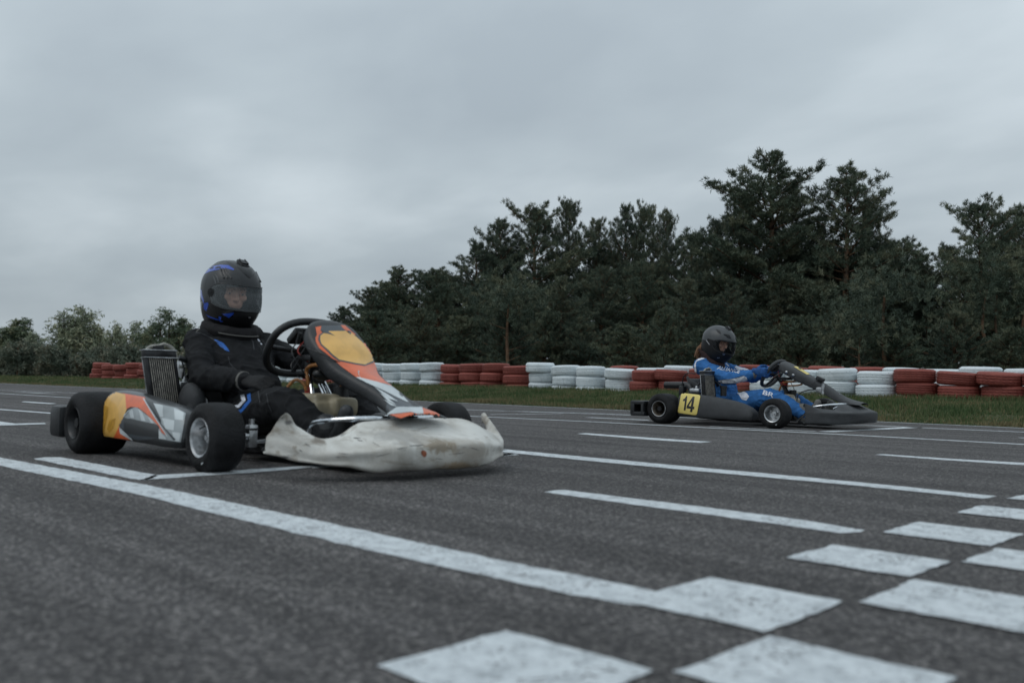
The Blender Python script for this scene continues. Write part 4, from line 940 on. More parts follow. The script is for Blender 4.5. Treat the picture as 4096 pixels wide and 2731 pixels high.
    b = MB(); b.box((ex+.11, ey, .225), (.06, .06, .07), bev=.008); b.tube([(ex+.08, ey, .225), (ex+.18, ey, .235)], .022, 14); b.tube([(ex+.11, ey, .26), (ex+.11, ey, .30)], .018, 12); b.tube([(ex+.12, ey-.03, .20), (ex+.12, ey-.05, .20)], .012, 10); b.build('carburettor', M['alu'], en)
    if not near:
        b = MB(); b.tube([(.44, -.30, .26), (.44, -.30, .33)], .028, 16); b.tube([(.44, -.30, .33), (.44, -.30, .355)], .032, 16); b.build('catch_bottle', M['black_plastic'], K)
        b = MB(); b.box((.02, -.30, .30), (.05, .07, .09), bev=.01); b.tube([(.02, -.30, .345), (.02, -.30, .37)], .015, 10); b.build('ignition_coil', M['black_plastic'], K)
        tube_part('ignition_lead', [(.02, -.30, .365), (.03, -.31, .42), (.08, -.32, .465), (.16, -.31, .46)], .0045, M['black_plastic'], K, 8, 5)
        tube_part('exhaust_pipe', [(-.24, -.16, .35), (-.05, -.17, .352), (.03, -.18, .34), (.06, -.2, .28), (.06, -.22, .2)], [.032, .034, .034, .028, .02], M['black_plastic'], K, 20, 4)
        b = MB(); b.lathe([(.0, 0), (.020, 0), (.033, -.004), (.034, .02)], 20, 'x', (-.243, -.16, .35)); b.build('exhaust_tip', M['black_paint'], K)
    else:
        b = MB(); b.tube([(.14, -.17, .375), (.24, -.19, .375)], .03, 16); b.box((.20, -.19, .33), (.16, .07, .05), bev=.01); b.box((.17, -.2, .27), (.06, .05, .07), bev=.01); b.build('airbox', M['black_plastic'], K)
        tube_part('clutch_lever', [(.13, -.205, .37), (.16, -.22, .30)], .006, M['chrome'], K, 8, 0)
        tube_part('exhaust_pipe', [(-.20, .16, .30), (-.05, .17, .30), (.03, .18, .28), (.06, .1, .2)], .03, M['dark_metal'], K, 16, 4)
    # fairings
    nf = nose_fairing(K, M['scuffed'] if near else M['grey_plastic'], near)
    sf = steering_fairing(K, M['black_plastic'] if near else M['grey_plastic'], near)
    pods = [side_pod(K, s, M['sticker_black'] if near else M['grey_plastic'], near) for s in (-1, 1)]
    # hoses and wires around the column
    if near:
        tube_part('fuel_hose', [(.85, -.045, .31), (.85, -.05, .35), (.84, -.05, .385), (.87, -.05, .405), (.93, -.045, .41), (.97, -.02, .40)], .008, M['hose_amber'], K, 10, 6)
        tube_part('fuel_hose', [(.78, -.12, .26), (.79, -.11, .31), (.82, -.09, .345), (.85, -.07, .33), (.86, -.06, .30)], .007, M['hose_amber'], K, 10, 6)
        tube_part('fuel_hose', [(.95, .055, .32), (.955, .05, .36), (.94, .03, .385), (.92, .01, .395)], .007, M['hose_amber'], K, 10, 6)
        b = MB(); b.ell((.90, -.01, .37), (.035, .045, .03)); b.ell((.86, .0, .355), (.03, .03, .03)); b.build('fuel_pump', M['black_plastic'], K)
    else:
        tube_part('fuel_hose', [(.86, -.045, .31), (.88, -.05, .36), (.92, -.06, .395), (1.0, -.07, .405), (1.06, -.06, .42), (1.10, -.05, .41), (1.06, -.06, .375), (.95, -.06, .365)], .008, M['hose_amber'], K, 10, 6)
        b = MB(); b.ell((.90, -.03, .385), (.035, .035, .022)); b.build('fuel_pump', M['red_rubber'], K)
        b = MB(); b.box((1.235, -.06, .335), (.05, .03, .045), bev=.004); b.tube([(1.27, -.06, .39), (1.27, -.06, .30)], .014, 10); b.build('brake_reservoir', M['alu'], K)
        tube_part('cable', [(1.20, -.06, .338), (1.12, -.07, .325), (1.06, -.09, .29), (1.05, -.10, .23)], .005, M['black_plastic'], K, 8, 6)
        tube_part('cable', [(.99, -.10, .40), (1.03, -.12, .34), (1.05, -.12, .25)], .003, M['black_plastic'], K, 8, 6)
        tube_part('cable', [(1.10, -.10, .41), (1.15, -.13, .385), (1.20, -.12, .39), (1.235, -.08, .43)], .003, M['black_plastic'], K, 8, 6)
        tube_part('fairing_strut', [(1.40, -.02, .09), (1.40, -.02, .31)], .005, M['alu'], K, 8, 0)
        tube_part('fairing_strut', [(.80, -.10, .42), (.93, -.125, .50)], .006, M['chrome'], K, 8, 0)
    for p in [(-.03, -.02), (.0, .05), (.02, -.06)]:
        tube_part('wire', [(cx+.05, p[0]-.02, cz+.03), (cx+.08, p[0]-.07, cz-.02), (cx+.11, p[1]-.06, cz-.08), (cx+.13, p[1]-.03, cz-.13)], .003, M['black_plastic'] if p[0] else M['red_rubber'], K, 6, 5)
    b = MB()
    if near: b.box((1.155, .02, .365), (.04, .075, .022), rot=Matrix.Rotation(R(40), 3, 'Y'), bev=.006)
    else: b.box((1.235, -.03, .43), (.07, .05, .035), rot=Matrix.Rotation(R(25), 3, 'Y'), bev=.008)
    b.build('transponder', M['black_plastic'], K)
    return K, nf, sf, pods
K1O, K1Y = (-4.1897, 2.3101, 0), -.0262
K2O, K2Y = (-4.8491, 7.6779, 0), .0742
KN, NF1, SF1, PODS1 = make_kart('racing_kart', K1O, K1Y, True)
tag(KN, 'orange and yellow kart with battered white nose carrying the black suited driver', 'kart')
KF, NF2, SF2, PODS2 = make_kart('racing_kart', K2O, K2Y, False)
tag(KF, 'plain black kart with yellow number 14 plate under the blue suited driver', 'kart')
# ================================================================== PEOPLE
def capsule(b, p0, p1, r0, r1, n=20, flat=1., fdir=None, mid=None):
    """tapered limb with round ends; flat<1 squashes it along fdir"""
    p0, p1 = Vector(p0), Vector(p1); t = (p1-p0).normalized(); up = Vector(fdir) if fdir else (Vector((0, 0, 1)) if abs(t.z) < .9 else Vector((1, 0, 0)))
    u = (up-t*up.dot(t)).normalized(); w = t.cross(u); L_ = (p1-p0).length; rings = []
    st = [(-.98*r0/L_, .15), (-.8*r0/L_, .6), (-.5*r0/L_, .87), (0, 1)]+[(k/6, 1) for k in range(1, 6)]+[(1, 1), (1+.5*r1/L_, .87), (1+.8*r1/L_, .6), (1+.98*r1/L_, .15)]
    for s, q in st:
        k = min(1, max(0, s)); r = (r0+(r1-r0)*k+(mid or 0)*math.sin(math.pi*k))*q
        rings.append([p0+t*L_*s+(u*math.cos(2*math.pi*j/n)*flat+w*math.sin(2*math.pi*j/n))*r for j in range(n)])
    b.loft(rings)
def torso(b, secs, n=28):
    """secs: centre, tangent pitch handled by caller: (x, z, half width y, half depth, tilt)"""
    rings = []
    for x, z, hw, hd, tilt in secs:
        fx, fz = math.cos(tilt), math.sin(tilt); ring = []
        for j in range(n):
            a = 2*math.pi*j/n; c, s = math.cos(a), math.sin(a); e = .85; c = math.copysign(abs(c)**e, c); s = math.copysign(abs(s)**e, s)
            ring.append(Vector((x+fx*c*hd, s*hw, z+fz*c*hd)))
        rings.append(ring)
    b.loft(rings)
def wrinkle(me, amp, folds):
    """cloth folds: ripples across given axes near given joints plus fine noise"""
    me.update(); nv = [v.normal.copy() for v in me.vertices]
    for v, n in zip(me.vertices, nv):
        p = v.co; d = noise.noise(p*8)*amp*1.2+noise.noise(p*24)*amp*.4+((1-abs(noise.noise(Vector((p.x*8+p.z*5, p.y*9, p.z*13-p.x*4)))*3.2))**3 if abs(noise.noise(Vector((p.x*8+p.z*5, p.y*9, p.z*13-p.x*4)))*3.2) < 1 else 0)*amp*1.3+((1-abs(noise.noise(Vector((p.x*14, p.y*12+5, p.z*20)))*3))**3 if abs(noise.noise(Vector((p.x*14, p.y*12+5, p.z*20)))*3) < 1 else 0)*amp*.7
        for c, ax, rad, fr, am in folds:
            q = p-c; g = math.exp(-(q.length/rad)**2); ph = q.dot(ax)*fr*.55+noise.noise(p*8)*4.5
            rdg = 1-abs(math.sin(ph)); d += am*.8*g*(rdg**1.5*1.6-.6)*(.5+1.2*abs(noise.noise(p*7+Vector((3, 1, 2)))))
        v.co = p+n*d
    me.update()
def hand(b, M4, mirror, curl, spread=.10, scale=1., thumb=(.6, .5)):
    """palm and five separate bent fingers. x: along the hand, y: towards the thumb, -z: palm side"""
    fz = -1 if mirror else 1
    T = lambda p: M4 @ Vector((p[0]*scale, p[1]*scale, p[2]*fz*scale))
    def chain(pts, rs):
        for (a, c), (r0, r1) in zip(zip(pts, pts[1:]), zip(rs, rs[1:])): capsule(b, T(a), T(c), r0*scale, r1*scale, 12)
    rows = []
    for x, hw, ht, zc in [(-.03, .028, .024, 0), (.0, .030, .022, 0), (.03, .038, .019, .0), (.06, .042, .018, 0), (.085, .042, .016, -.002), (.098, .036, .011, -.004)]:
        rows.append([T((x, hw*math.cos(a), zc+ht*math.sin(a))) for a in [2*math.pi*j/16 for j in range(16)]])
    b.loft(rows)
    for i, (y, ls) in enumerate([(.031, (.044, .027, .021)), (.010, (.049, .031, .022)), (-.011, (.045, .029, .021)), (-.031, (.036, .022, .019))]):
        p = Vector((.088, y, -.001)); a = 0; dy = spread*(1.2-i*.8); pts = [p.copy()]
        for k, l_ in enumerate(ls):
            a += curl[min(k, 2)]*(1+.06*i); d = Vector((math.cos(a), dy, -math.sin(a))).normalized(); p = p+d*l_; pts.append(p.copy())
        chain(pts, [.0118, .0105, .0095, .0082])
    p = Vector((.018, .028, -.006)); d = Vector((.62, .70, -.35)).normalized(); pts = [p.copy(), p+d*.036]; d2 = Vector((.80, .15, -thumb[0])).normalized(); pts.append(pts[-1]+d2*.034); d3 = Vector((.80, -.25, -thumb[1]-.3)).normalized(); pts.append(pts[-1]+d3*.026); chain(pts, [.016, .0135, .012, .0098])
def frame4(o, x, y):
    x = Vector(x).normalized(); y = Vector(y); y = (y-x*y.dot(x)).normalized(); z = x.cross(y)
    return Matrix(((x.x, y.x, z.x, o[0]), (x.y, y.y, z.y, o[1]), (x.z, y.z, z.z, o[2]), (0, 0, 0, 1)))
def head_mesh():
    """head with brow, sockets, nose, lips, chin; faces +x"""
    b = MB(); b.ell((-.012, 0, .02), (.095, .076, .105), n=32); b.ell((.022, 0, -.05), (.066, .058, .065), n=24); b.ell((.052, 0, .030), (.034, .058, .026), n=20)
    b.ell((.058, 0, -.088), (.022, .024, .018), n=16); capsule(b, (.080, 0, .012), (.103, 0, -.022), .009, .0125, 12); b.ell((.098, .010, -.026), (.010, .009, .007), n=12); b.ell((.098, -.010, -.026), (.010, .009, .007), n=12)
    b.ell((.082, 0, -.050), (.012, .025, .006), n=14); b.ell((.081, 0, -.061), (.011, .021, .007), n=14)
    for s in (-1, 1): b.ell((.055, s*.042, -.018), (.026, .024, .020), n=16); b.ell((-.008, s*.077, .0), (.020, .008, .032), n=14)
    capsule(b, (-.02, 0, -.05), (-.04, 0, -.19), .058, .062, 20)
    me = remeshed(b, .0045, 5)
    for v in me.vertices:
        for s in (-1, 1):
            g = math.exp(-((v.co.y-s*.031)/.016)**2-((v.co.z-.008)/.012)**2); 
            if v.co.x > .05: v.co.x -= .011*g
    me.update(); return me
HM = head_mesh()
def helmet_r(az, el):
    """outer radius of the shell towards azimuth az (0 = front), elevation el"""
    c, s = math.cos(el), math.sin(el); x, y, z = c*math.cos(az), c*math.sin(az), s
    a, b_, cz = .160, .127, .150
    if x < 0: a = .158
    if z < 0: cz = .232
    p = 2.25; r = (abs(x/a)**p+abs(y/b_)**p+abs(z/cz)**p)**(-1/p)
    if x > 0 and z < 0: r *= 1+.115*math.exp(-((el+.55)/.42)**2)*x**1.5   # chin bar
    if x < -.2 and z > -.2: r *= 1+.03*math.exp(-((el-.25)/.35)**2)*abs(x)
    if z > .2 and abs(y) < .35: r *= 1+.015
    return r
def helmet_pt(az, el, k=1.): r = helmet_r(az, el)*k; c = math.cos(el); return Vector((c*math.cos(az)*r, c*math.sin(az)*r, math.sin(el)*r))
def helmet(parent, M4, m_shell, m_low, visor, near):
    nA, nE = 128, 72; z_cut = -.184
    def port(az, p):   # eye opening
        zt, zb = .030, -.058-.010*math.cos(az); lim = 1.18; e = abs(az)/lim
        if e >= 1: return False
        q = math.sqrt(max(0, 1-e**4)); return zb*q-.004 < p.z < zt*q+.0
    b = MB(); vs = []; idx = {}
    for i in range(nE+1):
        el = -1.15+(math.pi/2+1.15)*i/nE
        for j in range(nA):
            az = -math.pi+2*math.pi*j/nA; p = helmet_pt(az, el); vs.append(p)
    fs = []; mi = []
    for i in range(nE):
        for j in range(nA):
            q = [i*nA+j, i*nA+(j+1) % nA, (i+1)*nA+(j+1) % nA, (i+1)*nA+j]; c = sum((vs[k] for k in q), Vector())/4; az = math.atan2(c.y, c.x)
            back = max(0, -c.x); cut = z_cut+back*.35-.0
            if c.z < cut or port(az, c): continue
            fs.append(tuple(q)); mi.append(1 if c.z < ((-.015 if c.x < -.05 else .012) if not near else (-.055+.25*min(0, c.x+.02))) else 0)
    me = bpy.data.meshes.new('helmet'); me.from_pydata([M4 @ v for v in vs], [], fs); me.materials.append(m_shell); me.materials.append(m_low); me.polygons.foreach_set('material_index', mi)
    bm = bmesh.new(); bm.from_mesh(me); bmesh.ops.delete(bm, geom=[v for v in bm.verts if not v.link_faces], context='VERTS'); bmesh.ops.remove_doubles(bm, verts=bm.verts[:], dist=.0003)
    for _ in range(3): bmesh.ops.smooth_vert(bm, verts=[v for v in bm.verts if v.is_boundary], factor=.5, use_axis_x=True, use_axis_y=True, use_axis_z=True)
    bm.to_mesh(me); bm.free()
    o = link('helmet', me, None, parent); solid(o, .016)
    # visor with side pivots
    def grid(name, az0, az1, z0f, z1f, k, m, par, th=.002, nu=48, nv=14):
        rows = []
        for i in range(nv+1):
            row = []
            for j in range(nu+1):
                az = az0+(az1-az0)*j/nu; zz = z0f(az)+(z1f(az)-z0f(az))*i/nv; el = math.asin(max(-.99, min(.99, zz/.135)))
                for _ in range(4): r = helmet_r(az, el); el = math.asin(max(-.97, min(.97, zz/(r))))
                row.append(M4 @ helmet_pt(az, el, k))
            rows.append(row)
        bb = MB(); bb.loft(rows, closed=False); oo = bb.build(name, m, par, sharp=0)
        if th: solid(oo, th)
        return oo
    lim = 1.42; sh = lambda az: math.sqrt(max(0, 1-(abs(az)/lim)**5))
    vis = grid('visor', -lim, lim, lambda a: -.022-(.050+.008*math.cos(a))*sh(a), lambda a: -.010+.048*sh(a), 1.035, visor, o, .0)
    for f_, z_ in ((-1, lambda a: -.022-(.050+.008*math.cos(a))*sh(a)), (1, lambda a: -.010+.048*sh(a))):
        pts = []
        for j in range(41):
            az = -lim+2*lim*j/40; zz = z_(az); el = 0
            for _ in range(5): el = math.asin(max(-.97, min(.97, zz/helmet_r(az, el))))
            pts.append(M4 @ helmet_pt(az, el, 1.035))
        bb = MB(); bb.tube(pts, .0022, 6); bb.build('visor_rim', M['black_plastic'] if f_ < 0 else M['helmet_dark'], vis)
    bb = MB()
    for s in (-1, 1):
        p = M4 @ helmet_pt(s*1.30, -.10, 1.03); q = M4 @ helmet_pt(s*1.30, -.10, 1.065); bb.tube([p, q], .020, 24); bb.tube([q, q+(q-p)*.3], .008, 12)
    bb.build('visor_pivot', M['black_plastic'], vis)
    # vents, chin vent, camera mount, trim
    bb = MB()
    def slab(azs, els, k0, k1):
        rows = []
        for k in (k0, k1): rows.append([M4 @ helmet_pt(a, e, k) for a, e in zip(azs, els)])
        bb.loft(rows, closed=True, cap=True)
    if near:
        rows = []
        for i in range(9):
            e = .50+.48*i/8; hw = [.16, .28, .36, .40, .44, .52, .60, .55, .3][i]/math.cos(e)*.6; rows.append([M4 @ helmet_pt(hw*(j/6), e+.06*abs(j/6), 1.0+.045*(1-abs(j/6)**3)*math.sin(math.pi*(i+.6)/9.2)+.004) for j in range(-6, 7)])
        bb.loft(rows, closed=False)
        for s in (-1, 1):
            for k in range(3): bb.tube([M4 @ helmet_pt(s*(.62+.13*k), .44+.0*k, 1.012), M4 @ helmet_pt(s*(.95+.13*k), .80, 1.02)], .0045, 6)
    else:
        for s in (-1, 1):
            for (a0, e0) in ((1.30, .72), (.55, .48)):
                bb.tube([M4 @ helmet_pt(s*(a0+.25), e0+.16, 1.008), M4 @ helmet_pt(s*a0, e0+.02, 1.03), M4 @ helmet_pt(s*(a0-.25), e0-.06, 1.01)], .005, 6)
                bb.tube([M4 @ helmet_pt(s*(a0-.25), e0-.06, 1.01), M4 @ helmet_pt(s*(a0-.12), e0+.10, 1.02), M4 @ helmet_pt(s*(a0+.2), e0+.17, 1.008)], .004, 6)
    bb.build('vent', M['helmet_dark'] if near else M['black_plastic'], o, sharp=50)
    bb = MB(); c = helmet_pt(.0, 1.10 if near else 1.15, .985); n_ = c.normalized(); rot = (M4.to_3x3() @ frame4((0, 0, 0), (n_.z, 0, -n_.x), (0, 1, 0)).to_3x3())
    bb.box(tuple(M4 @ (c+n_*.006)), (.055, .045, .012), rot=rot, bev=.003); bb.box(tuple(M4 @ (c+n_*.013)), (.035, .034, .012), rot=rot, bev=.003)
    for s in (-1, 1): bb.box(tuple(M4 @ (c+n_*.014+Vector((0, s*.015, 0)))), (.04, .006, .014), rot=rot, bev=.001)
    bb.build('camera_mount', M['black_plastic'], o)
    bb = MB(); rows = []
    for i in range(5):
        zz = -.135+.045*i/4; row = []
        for j in range(-8, 9):
            az = j/8*.42; el = math.asin(max(-.9, zz/helmet_r(az, -.6)*.9)); row.append(M4 @ helmet_pt(az, el-.02, 1.0+.03*(1-(j/8)**2)*(1-abs(i/2-1))))
        rows.append(row)
    bb.loft(rows, closed=False); cv = bb.build('chin_vent', M['helmet_lower'], o, sharp=0)
    # lining seen inside
    return o
def person(K, near):
    Pn = empty('person', K.location, K.rotation_euler.z)
    if near:
        hip, sh, hd = Vector((.37, 0, .175)), Vector((.055, 0, .515)), Vector((.055, 0, .775))
        Rs = dict(sh=(.072, -.162, .505), el=(.29, -.245, .345), wr=(.545, -.185, .335)); Ls = dict(sh=(.045, .185, .505), el=(.30, .285, .41), wr=(.60, .185, .46))
        kn = [(.89, -.185, .245), (.80, .175, .265)]; an = [(1.15, -.13, .115), (1.15, .13, .115)]; hy, hpit = R(6), R(9)
        suit_m, glove_m = M['suit_black'], M['glove_black']; back = .02
    else:
        hip, sh, hd = Vector((.34, 0, .175)), Vector((.155, 0, .535)), Vector((.235, 0, .775))
        Rs = dict(sh=(.155, -.185, .535), el=(.44, -.245, .415), wr=(.665, -.185, .458)); Ls = dict(sh=(.155, .185, .535), el=(.46, .245, .445), wr=(.69, .178, .505))
        kn = [(.84, -.165, .265), (.86, .165, .255)]; an = [(1.14, -.125, .115), (1.16, .125, .11)]; hy, hpit = R(-4), R(16)
        suit_m, glove_m = M['suit_blue'], M['glove_blue']
    ax = (sh-hip).normalized(); tl = math.atan2(-(ax.x), ax.z)
    # the body: one continuous figure, mostly hidden by what it wears
    b = MB(); k_ = .80
    def body_shape(b, g, hands=True):
        ax_ = sh-hip; tt = math.atan2(ax_.x, ax_.z); secs = []
        for t, hw, hdp in [(-.16, .10, .07), (-.05, .155, .105), (.10, .155, .105), (.30, .140, .100), (.50, .145, .105), (.72, .170, .115), (.92, .182, .106), (1.05, .125, .070)]:
            c = hip+ax_*t; secs.append((c.x+(.03 if .1 < t < .6 else .015), c.z, hw*g, hdp*g, -tt*.8))
        torso(b, secs)
        for A, fl in ((Rs, -1), (Ls, 1)):
            s_, e_, w_ = Vector(A['sh']), Vector(A['el']), Vector(A['wr'])
            b.ell(tuple(s_), (.078*g, .078*g, .078*g)); capsule(b, s_, e_, .070*g, .056*g); capsule(b, e_, w_, .058*g, .043*g, mid=.004)
        for kk, aa, s in ((kn[0], an[0], -1), (kn[1], an[1], 1)):
            h_ = hip+Vector((.02, s*.095, -.01)); capsule(b, h_, kk, .098*g, .072*g, mid=.004); capsule(b, kk, aa, .072*g, .052*g, mid=.007)
    body_shape(b, .78); capsule(b, sh+Vector((.0, 0, .03)), hd+Vector((-.03, 0, -.06)), .055, .055)
    for A, mir in ((Rs, False), (Ls, True)): w_ = Vector(A['wr']); capsule(b, Vector(A['el']), w_+(w_-Vector(A['el'])).normalized()*.02, .045, .026)
    for aa, s in ((an[0], -1), (an[1], 1)): capsule(b, aa, (aa[0]+.06, aa[1], .10), .036, .03)
    HMt = Matrix.Translation(hd) @ Matrix.Rotation(hy, 4, 'Z') @ Matrix.Rotation(hpit, 4, 'Y')
    hmat = HMt; HMt = HMt @ Matrix.Rotation(R(-15 if near else -6), 4, 'Z') @ Matrix.Rotation(R(7), 4, 'Y')
    k0 = len(b.v); b.add([HMt @ v.co for v in HM.vertices], [tuple(p.vertices) for p in HM.polygons])
    bd = link('body', remeshed(b, .006, 1), M['skin'], Pn)
    # eyes, brows
    e = MB()
    for s in (-1, 1): e.ell(tuple(HMt @ Vector((.0725, s*.031, .008))), (.0112, .0112, .0112), n=16)
    e.build('eye', M['cloth_white'], Pn)
    e = MB()
    for s in (-1, 1): e.ell(tuple(HMt @ Vector((.0828, s*.032, .005))), (.0035, .006, .006), n=12)
    e.build('iris', M['eye_dark'], Pn); e = MB()
    for s in (-1, 1): e.ell(tuple(HMt @ Vector((.0728, s*.031, .0098))), (.0130, .0148, .0098), n=16); e.ell(tuple(HMt @ Vector((.0722, s*.031, -.0015))), (.0118, .014, .006), n=16)
    e.build('eyelid', M['skin'], Pn)
    e = MB()
    for s in (-1, 1):
        e.tube([HMt @ Vector((.089, s*.014, .025)), HMt @ Vector((.088, s*.032, .031)), HMt @ Vector((.074, s*.052, .024))], [.003, .0038, .002], 6, 3)
        e.tube([HMt @ Vector((.083, s*.020, .011)), HMt @ Vector((.0865, s*.032, .0145)), HMt @ Vector((.078, s*.044, .010))], [.0015, .0026, .0015], 6, 3)
    e.build('eyebrow', M['hair'], Pn)
    # balaclava / padding around the face
    e = MB(); rows = []
    for i in range(14):
        r_ = [.118, .112, .104, .092, .084][min(4, i//2)] if i < 10 else .08
    bl = MB(); pts = []
    for k in range(33):
        a = 2*math.pi*k/32; pts.append(hmat @ Vector((.052-.02*abs(math.cos(a)), math.cos(a)*.080, -.010+math.sin(a)*.082)))
    bl.tube(pts, .026, 12, cap=False); bl.build('helmet_padding', M['collar_black'], Pn, sharp=0)
    # racing suit
    b = MB(); body_shape(b, 1.0); me = remeshed(b, .0085, 6)
    Vx = Vector; folds = []
    for A in (Rs, Ls):
        s_, e_, w_ = Vx(A['sh']), Vx(A['el']), Vx(A['wr']); d1 = (e_-s_).normalized(); d2 = (w_-e_).normalized()
        folds += [(e_, (d1+d2).normalized(), .10, 95, .0065), (s_+(e_-s_)*.45, d1, .10, 85, .0045), (w_-d2*.06, d2, .07, 130, .0055), (s_, (d1+Vx((0, 0, .3))).normalized(), .10, 80, .005)]
    for kk, aa in zip(kn, an):
        kk, aa = Vx(kk), Vx(aa); h_ = hip+Vx((.02, math.copysign(.095, kk.y), 0)); d1 = (kk-h_).normalized(); d2 = (aa-kk).normalized()
        folds += [(kk, (d1+d2).normalized(), .12, 80, .007), (h_+(kk-h_)*.35, (d1+Vx((0, 0, .6))).normalized(), .14, 65, .007), (aa-d2*.05, d2, .08, 120, .006), (kk+d2*.14, d2, .10, 80, .005)]
    folds += [(hip+Vx((.08, 0, .10)), Vx((.3, 0, 1)).normalized(), .20, 75, .0075), (hip+(sh-hip)*.6+Vx((.1, 0, 0)), Vx((.5, .3, 1)).normalized(), .16, 55, .004)]
    wrinkle(me, .0058, folds)
    suit = link('racing_suit', me, suit_m, Pn)
    # cuffs
    for A in (Rs, Ls):
        e_, w_ = Vx(A['el']), Vx(A['wr']); d = (w_-e_).normalized(); bb = MB(); bb.tube([w_-d*.05, w_-d*.01, w_+d*.012, w_+d*.02], [.042, .043, .040, .034], 24); bb.build('cuff', suit_m if near else M['glove_blue'], suit)
    # boots
    for aa, s in ((an[0], -1), (an[1], 1)):
        bb = MB(); a_ = Vx(aa); capsule(bb, a_-Vx((.03, 0, -.05)), a_+Vx((0, 0, -.02)), .05, .05); capsule(bb, a_+Vx((-.005, 0, -.055)), a_+Vx((.085, 0, .03)), .040, .036); capsule(bb, a_+Vx((.085, 0, .03)), a_+Vx((.11, 0, .11)), .038, .030); link('boot', remeshed(bb, .007, 5), M['black_plastic'] if near else M['glove_grey'], Pn)
    # gloves
    up = Vx((.57, 0, .82)); xg = Vx((.82, 0, -.57))
    bR, bL = MB(), MB()
    if near:
        w_ = Vx(Rs['wr']); hand(bR, frame4(w_+Vx((.025, .004, 0)), (.97, .22, -.03), (-.12, .85, .55)), False, (.40, .75, .5), .07, 1.05)
        c = Vx((.72, .165, .50)); fr = frame4(c+Vx((-.095, .034, .045)), (.80, -.04, -.28), up); hand(bL, fr, True, (1.15, 1.35, .9), .03, 1.05, (1.2, .9))
    else:
        c = Vx((.79, -.165, .468)); fr = frame4(c+Vx((-.088, -.030, .022)), (.90, .06, -.10), up); hand(bR, fr, False, (.95, 1.35, .9), .03, 1.0, (1.2, .9))
        c = Vx((.79, .165, .50)); fr = frame4(c+Vx((-.088, .030, .022)), (.90, -.06, -.10), up); hand(bL, fr, True, (.95, 1.35, .9), .03, 1.0, (1.2, .9))
    gl = []
    for bb in (bR, bL):
        gm = remeshed(bb, .0036, 2)
        for v in gm.vertices: v.co += v.normal*.001*noise.noise(v.co*60)
        gl.append(link('glove', gm, glove_m, Pn))
    for A, g_ in ((Rs, gl[0]), (Ls, gl[1])):
        e_, w_ = Vx(A['el']), Vx(A['wr']); d = (w_-e_).normalized(); bb = MB(); bb.tube([w_-d*.002, w_+d*.002, w_+d*.009, w_+d*.011] if near else [w_-d*.004, w_+d*.006, w_+d*.022, w_+d*.03], [.0425, .0436, .0434, .040] if near else [.036, .040, .039, .033], 24); bb.build('wrist_strap', M['glove_grey'], g_)
    # collar / neck brace
    bb = MB()
    if near:
        nb = sh+Vx((.005, 0, .052)); pts = []; rs = []
        for k in range(41):
            a = 2*math.pi*k/40; pts.append(nb+Vx((math.cos(a)*.105+.015, math.sin(a)*.115, -math.cos(a)*.028+.012))); 
        bb.tube(pts, .036, 16, cap=False); cm = remeshed(bb, .007, 3); wrinkle(cm, .003, [(nb, Vx((0, 1, .3)), .2, 60, .002)]); br = link('neck_brace', cm, M['collar_black'], Pn)
        bb = MB(); bb.tube([nb+Vx((math.cos(a)*.145+.015, math.sin(a)*.152, -math.cos(a)*.038+.018)) for a in [R(-50+i*8) for i in range(11)]], .003, 6); bb.build('piping', M['glove_grey'], br)
    else:
        nb = sh+Vx((.01, 0, .06)); rows = []
        for i, (r_, z_, dx) in enumerate([(.118, -.035, .015), (.112, .0, .012), (.108, .03, .0), (.110, .06, -.018), (.107, .085, -.03), (.096, .08, -.028), (.085, .05, -.01)]):
            rows.append([nb+Vx((math.cos(a)*r_+dx, math.sin(a)*r_*.95, z_-math.cos(a)*.035)) for a in [2*math.pi*k/32 for k in range(32)]])
        bb.loft(rows, cap=False); o = bb.build('hood', M['cloth_brown'], Pn, sharp=0); solid(o, .012); wrinkle(o.data, .006, [(nb, Vx((.3, .2, 1)), .2, 90, .004)])
        # pony tail
        bb = MB(); rr = random.Random(4)
        for k in range(70):
            dy_, dz_ = rr.gauss(0, .022), rr.gauss(0, .012); p0 = hd+Vx((-.085, dy_*.5, -.055+dz_*.6))
            bb.tube([p0, p0+Vx((-.062, dy_*.5, -.004+dz_)), p0+Vx((-.105, dy_, -.038+dz_*1.1)), p0+Vx((-.125-rr.random()*.012, dy_*1.2, -.085+dz_*.5-.02*rr.random()))], [.0035, .004, .0035, .001], 5, 4)
        bb.build('hair', M['hair'], Pn)
    hl = helmet(Pn, hmat, M['helmet_dark'] if near else M['helmet_grey'], M['helmet_black'] if near else M['helmet_lower'], M['visor_painted_haze'] if near else M['visor_dark'], near)
    return Pn, suit, hl, gl, hmat
PN, SU1, HL1, GL1, H1 = person(KN, True)
tag(PN, 'driver in black race suit and blue trimmed black helmet, one hand in the lap', 'person')
PF, SU2, HL2, GL2, H2 = person(KF, False)
tag(PF, 'driver in bright blue race suit and grey black helmet, both hands on wheel', 'person')
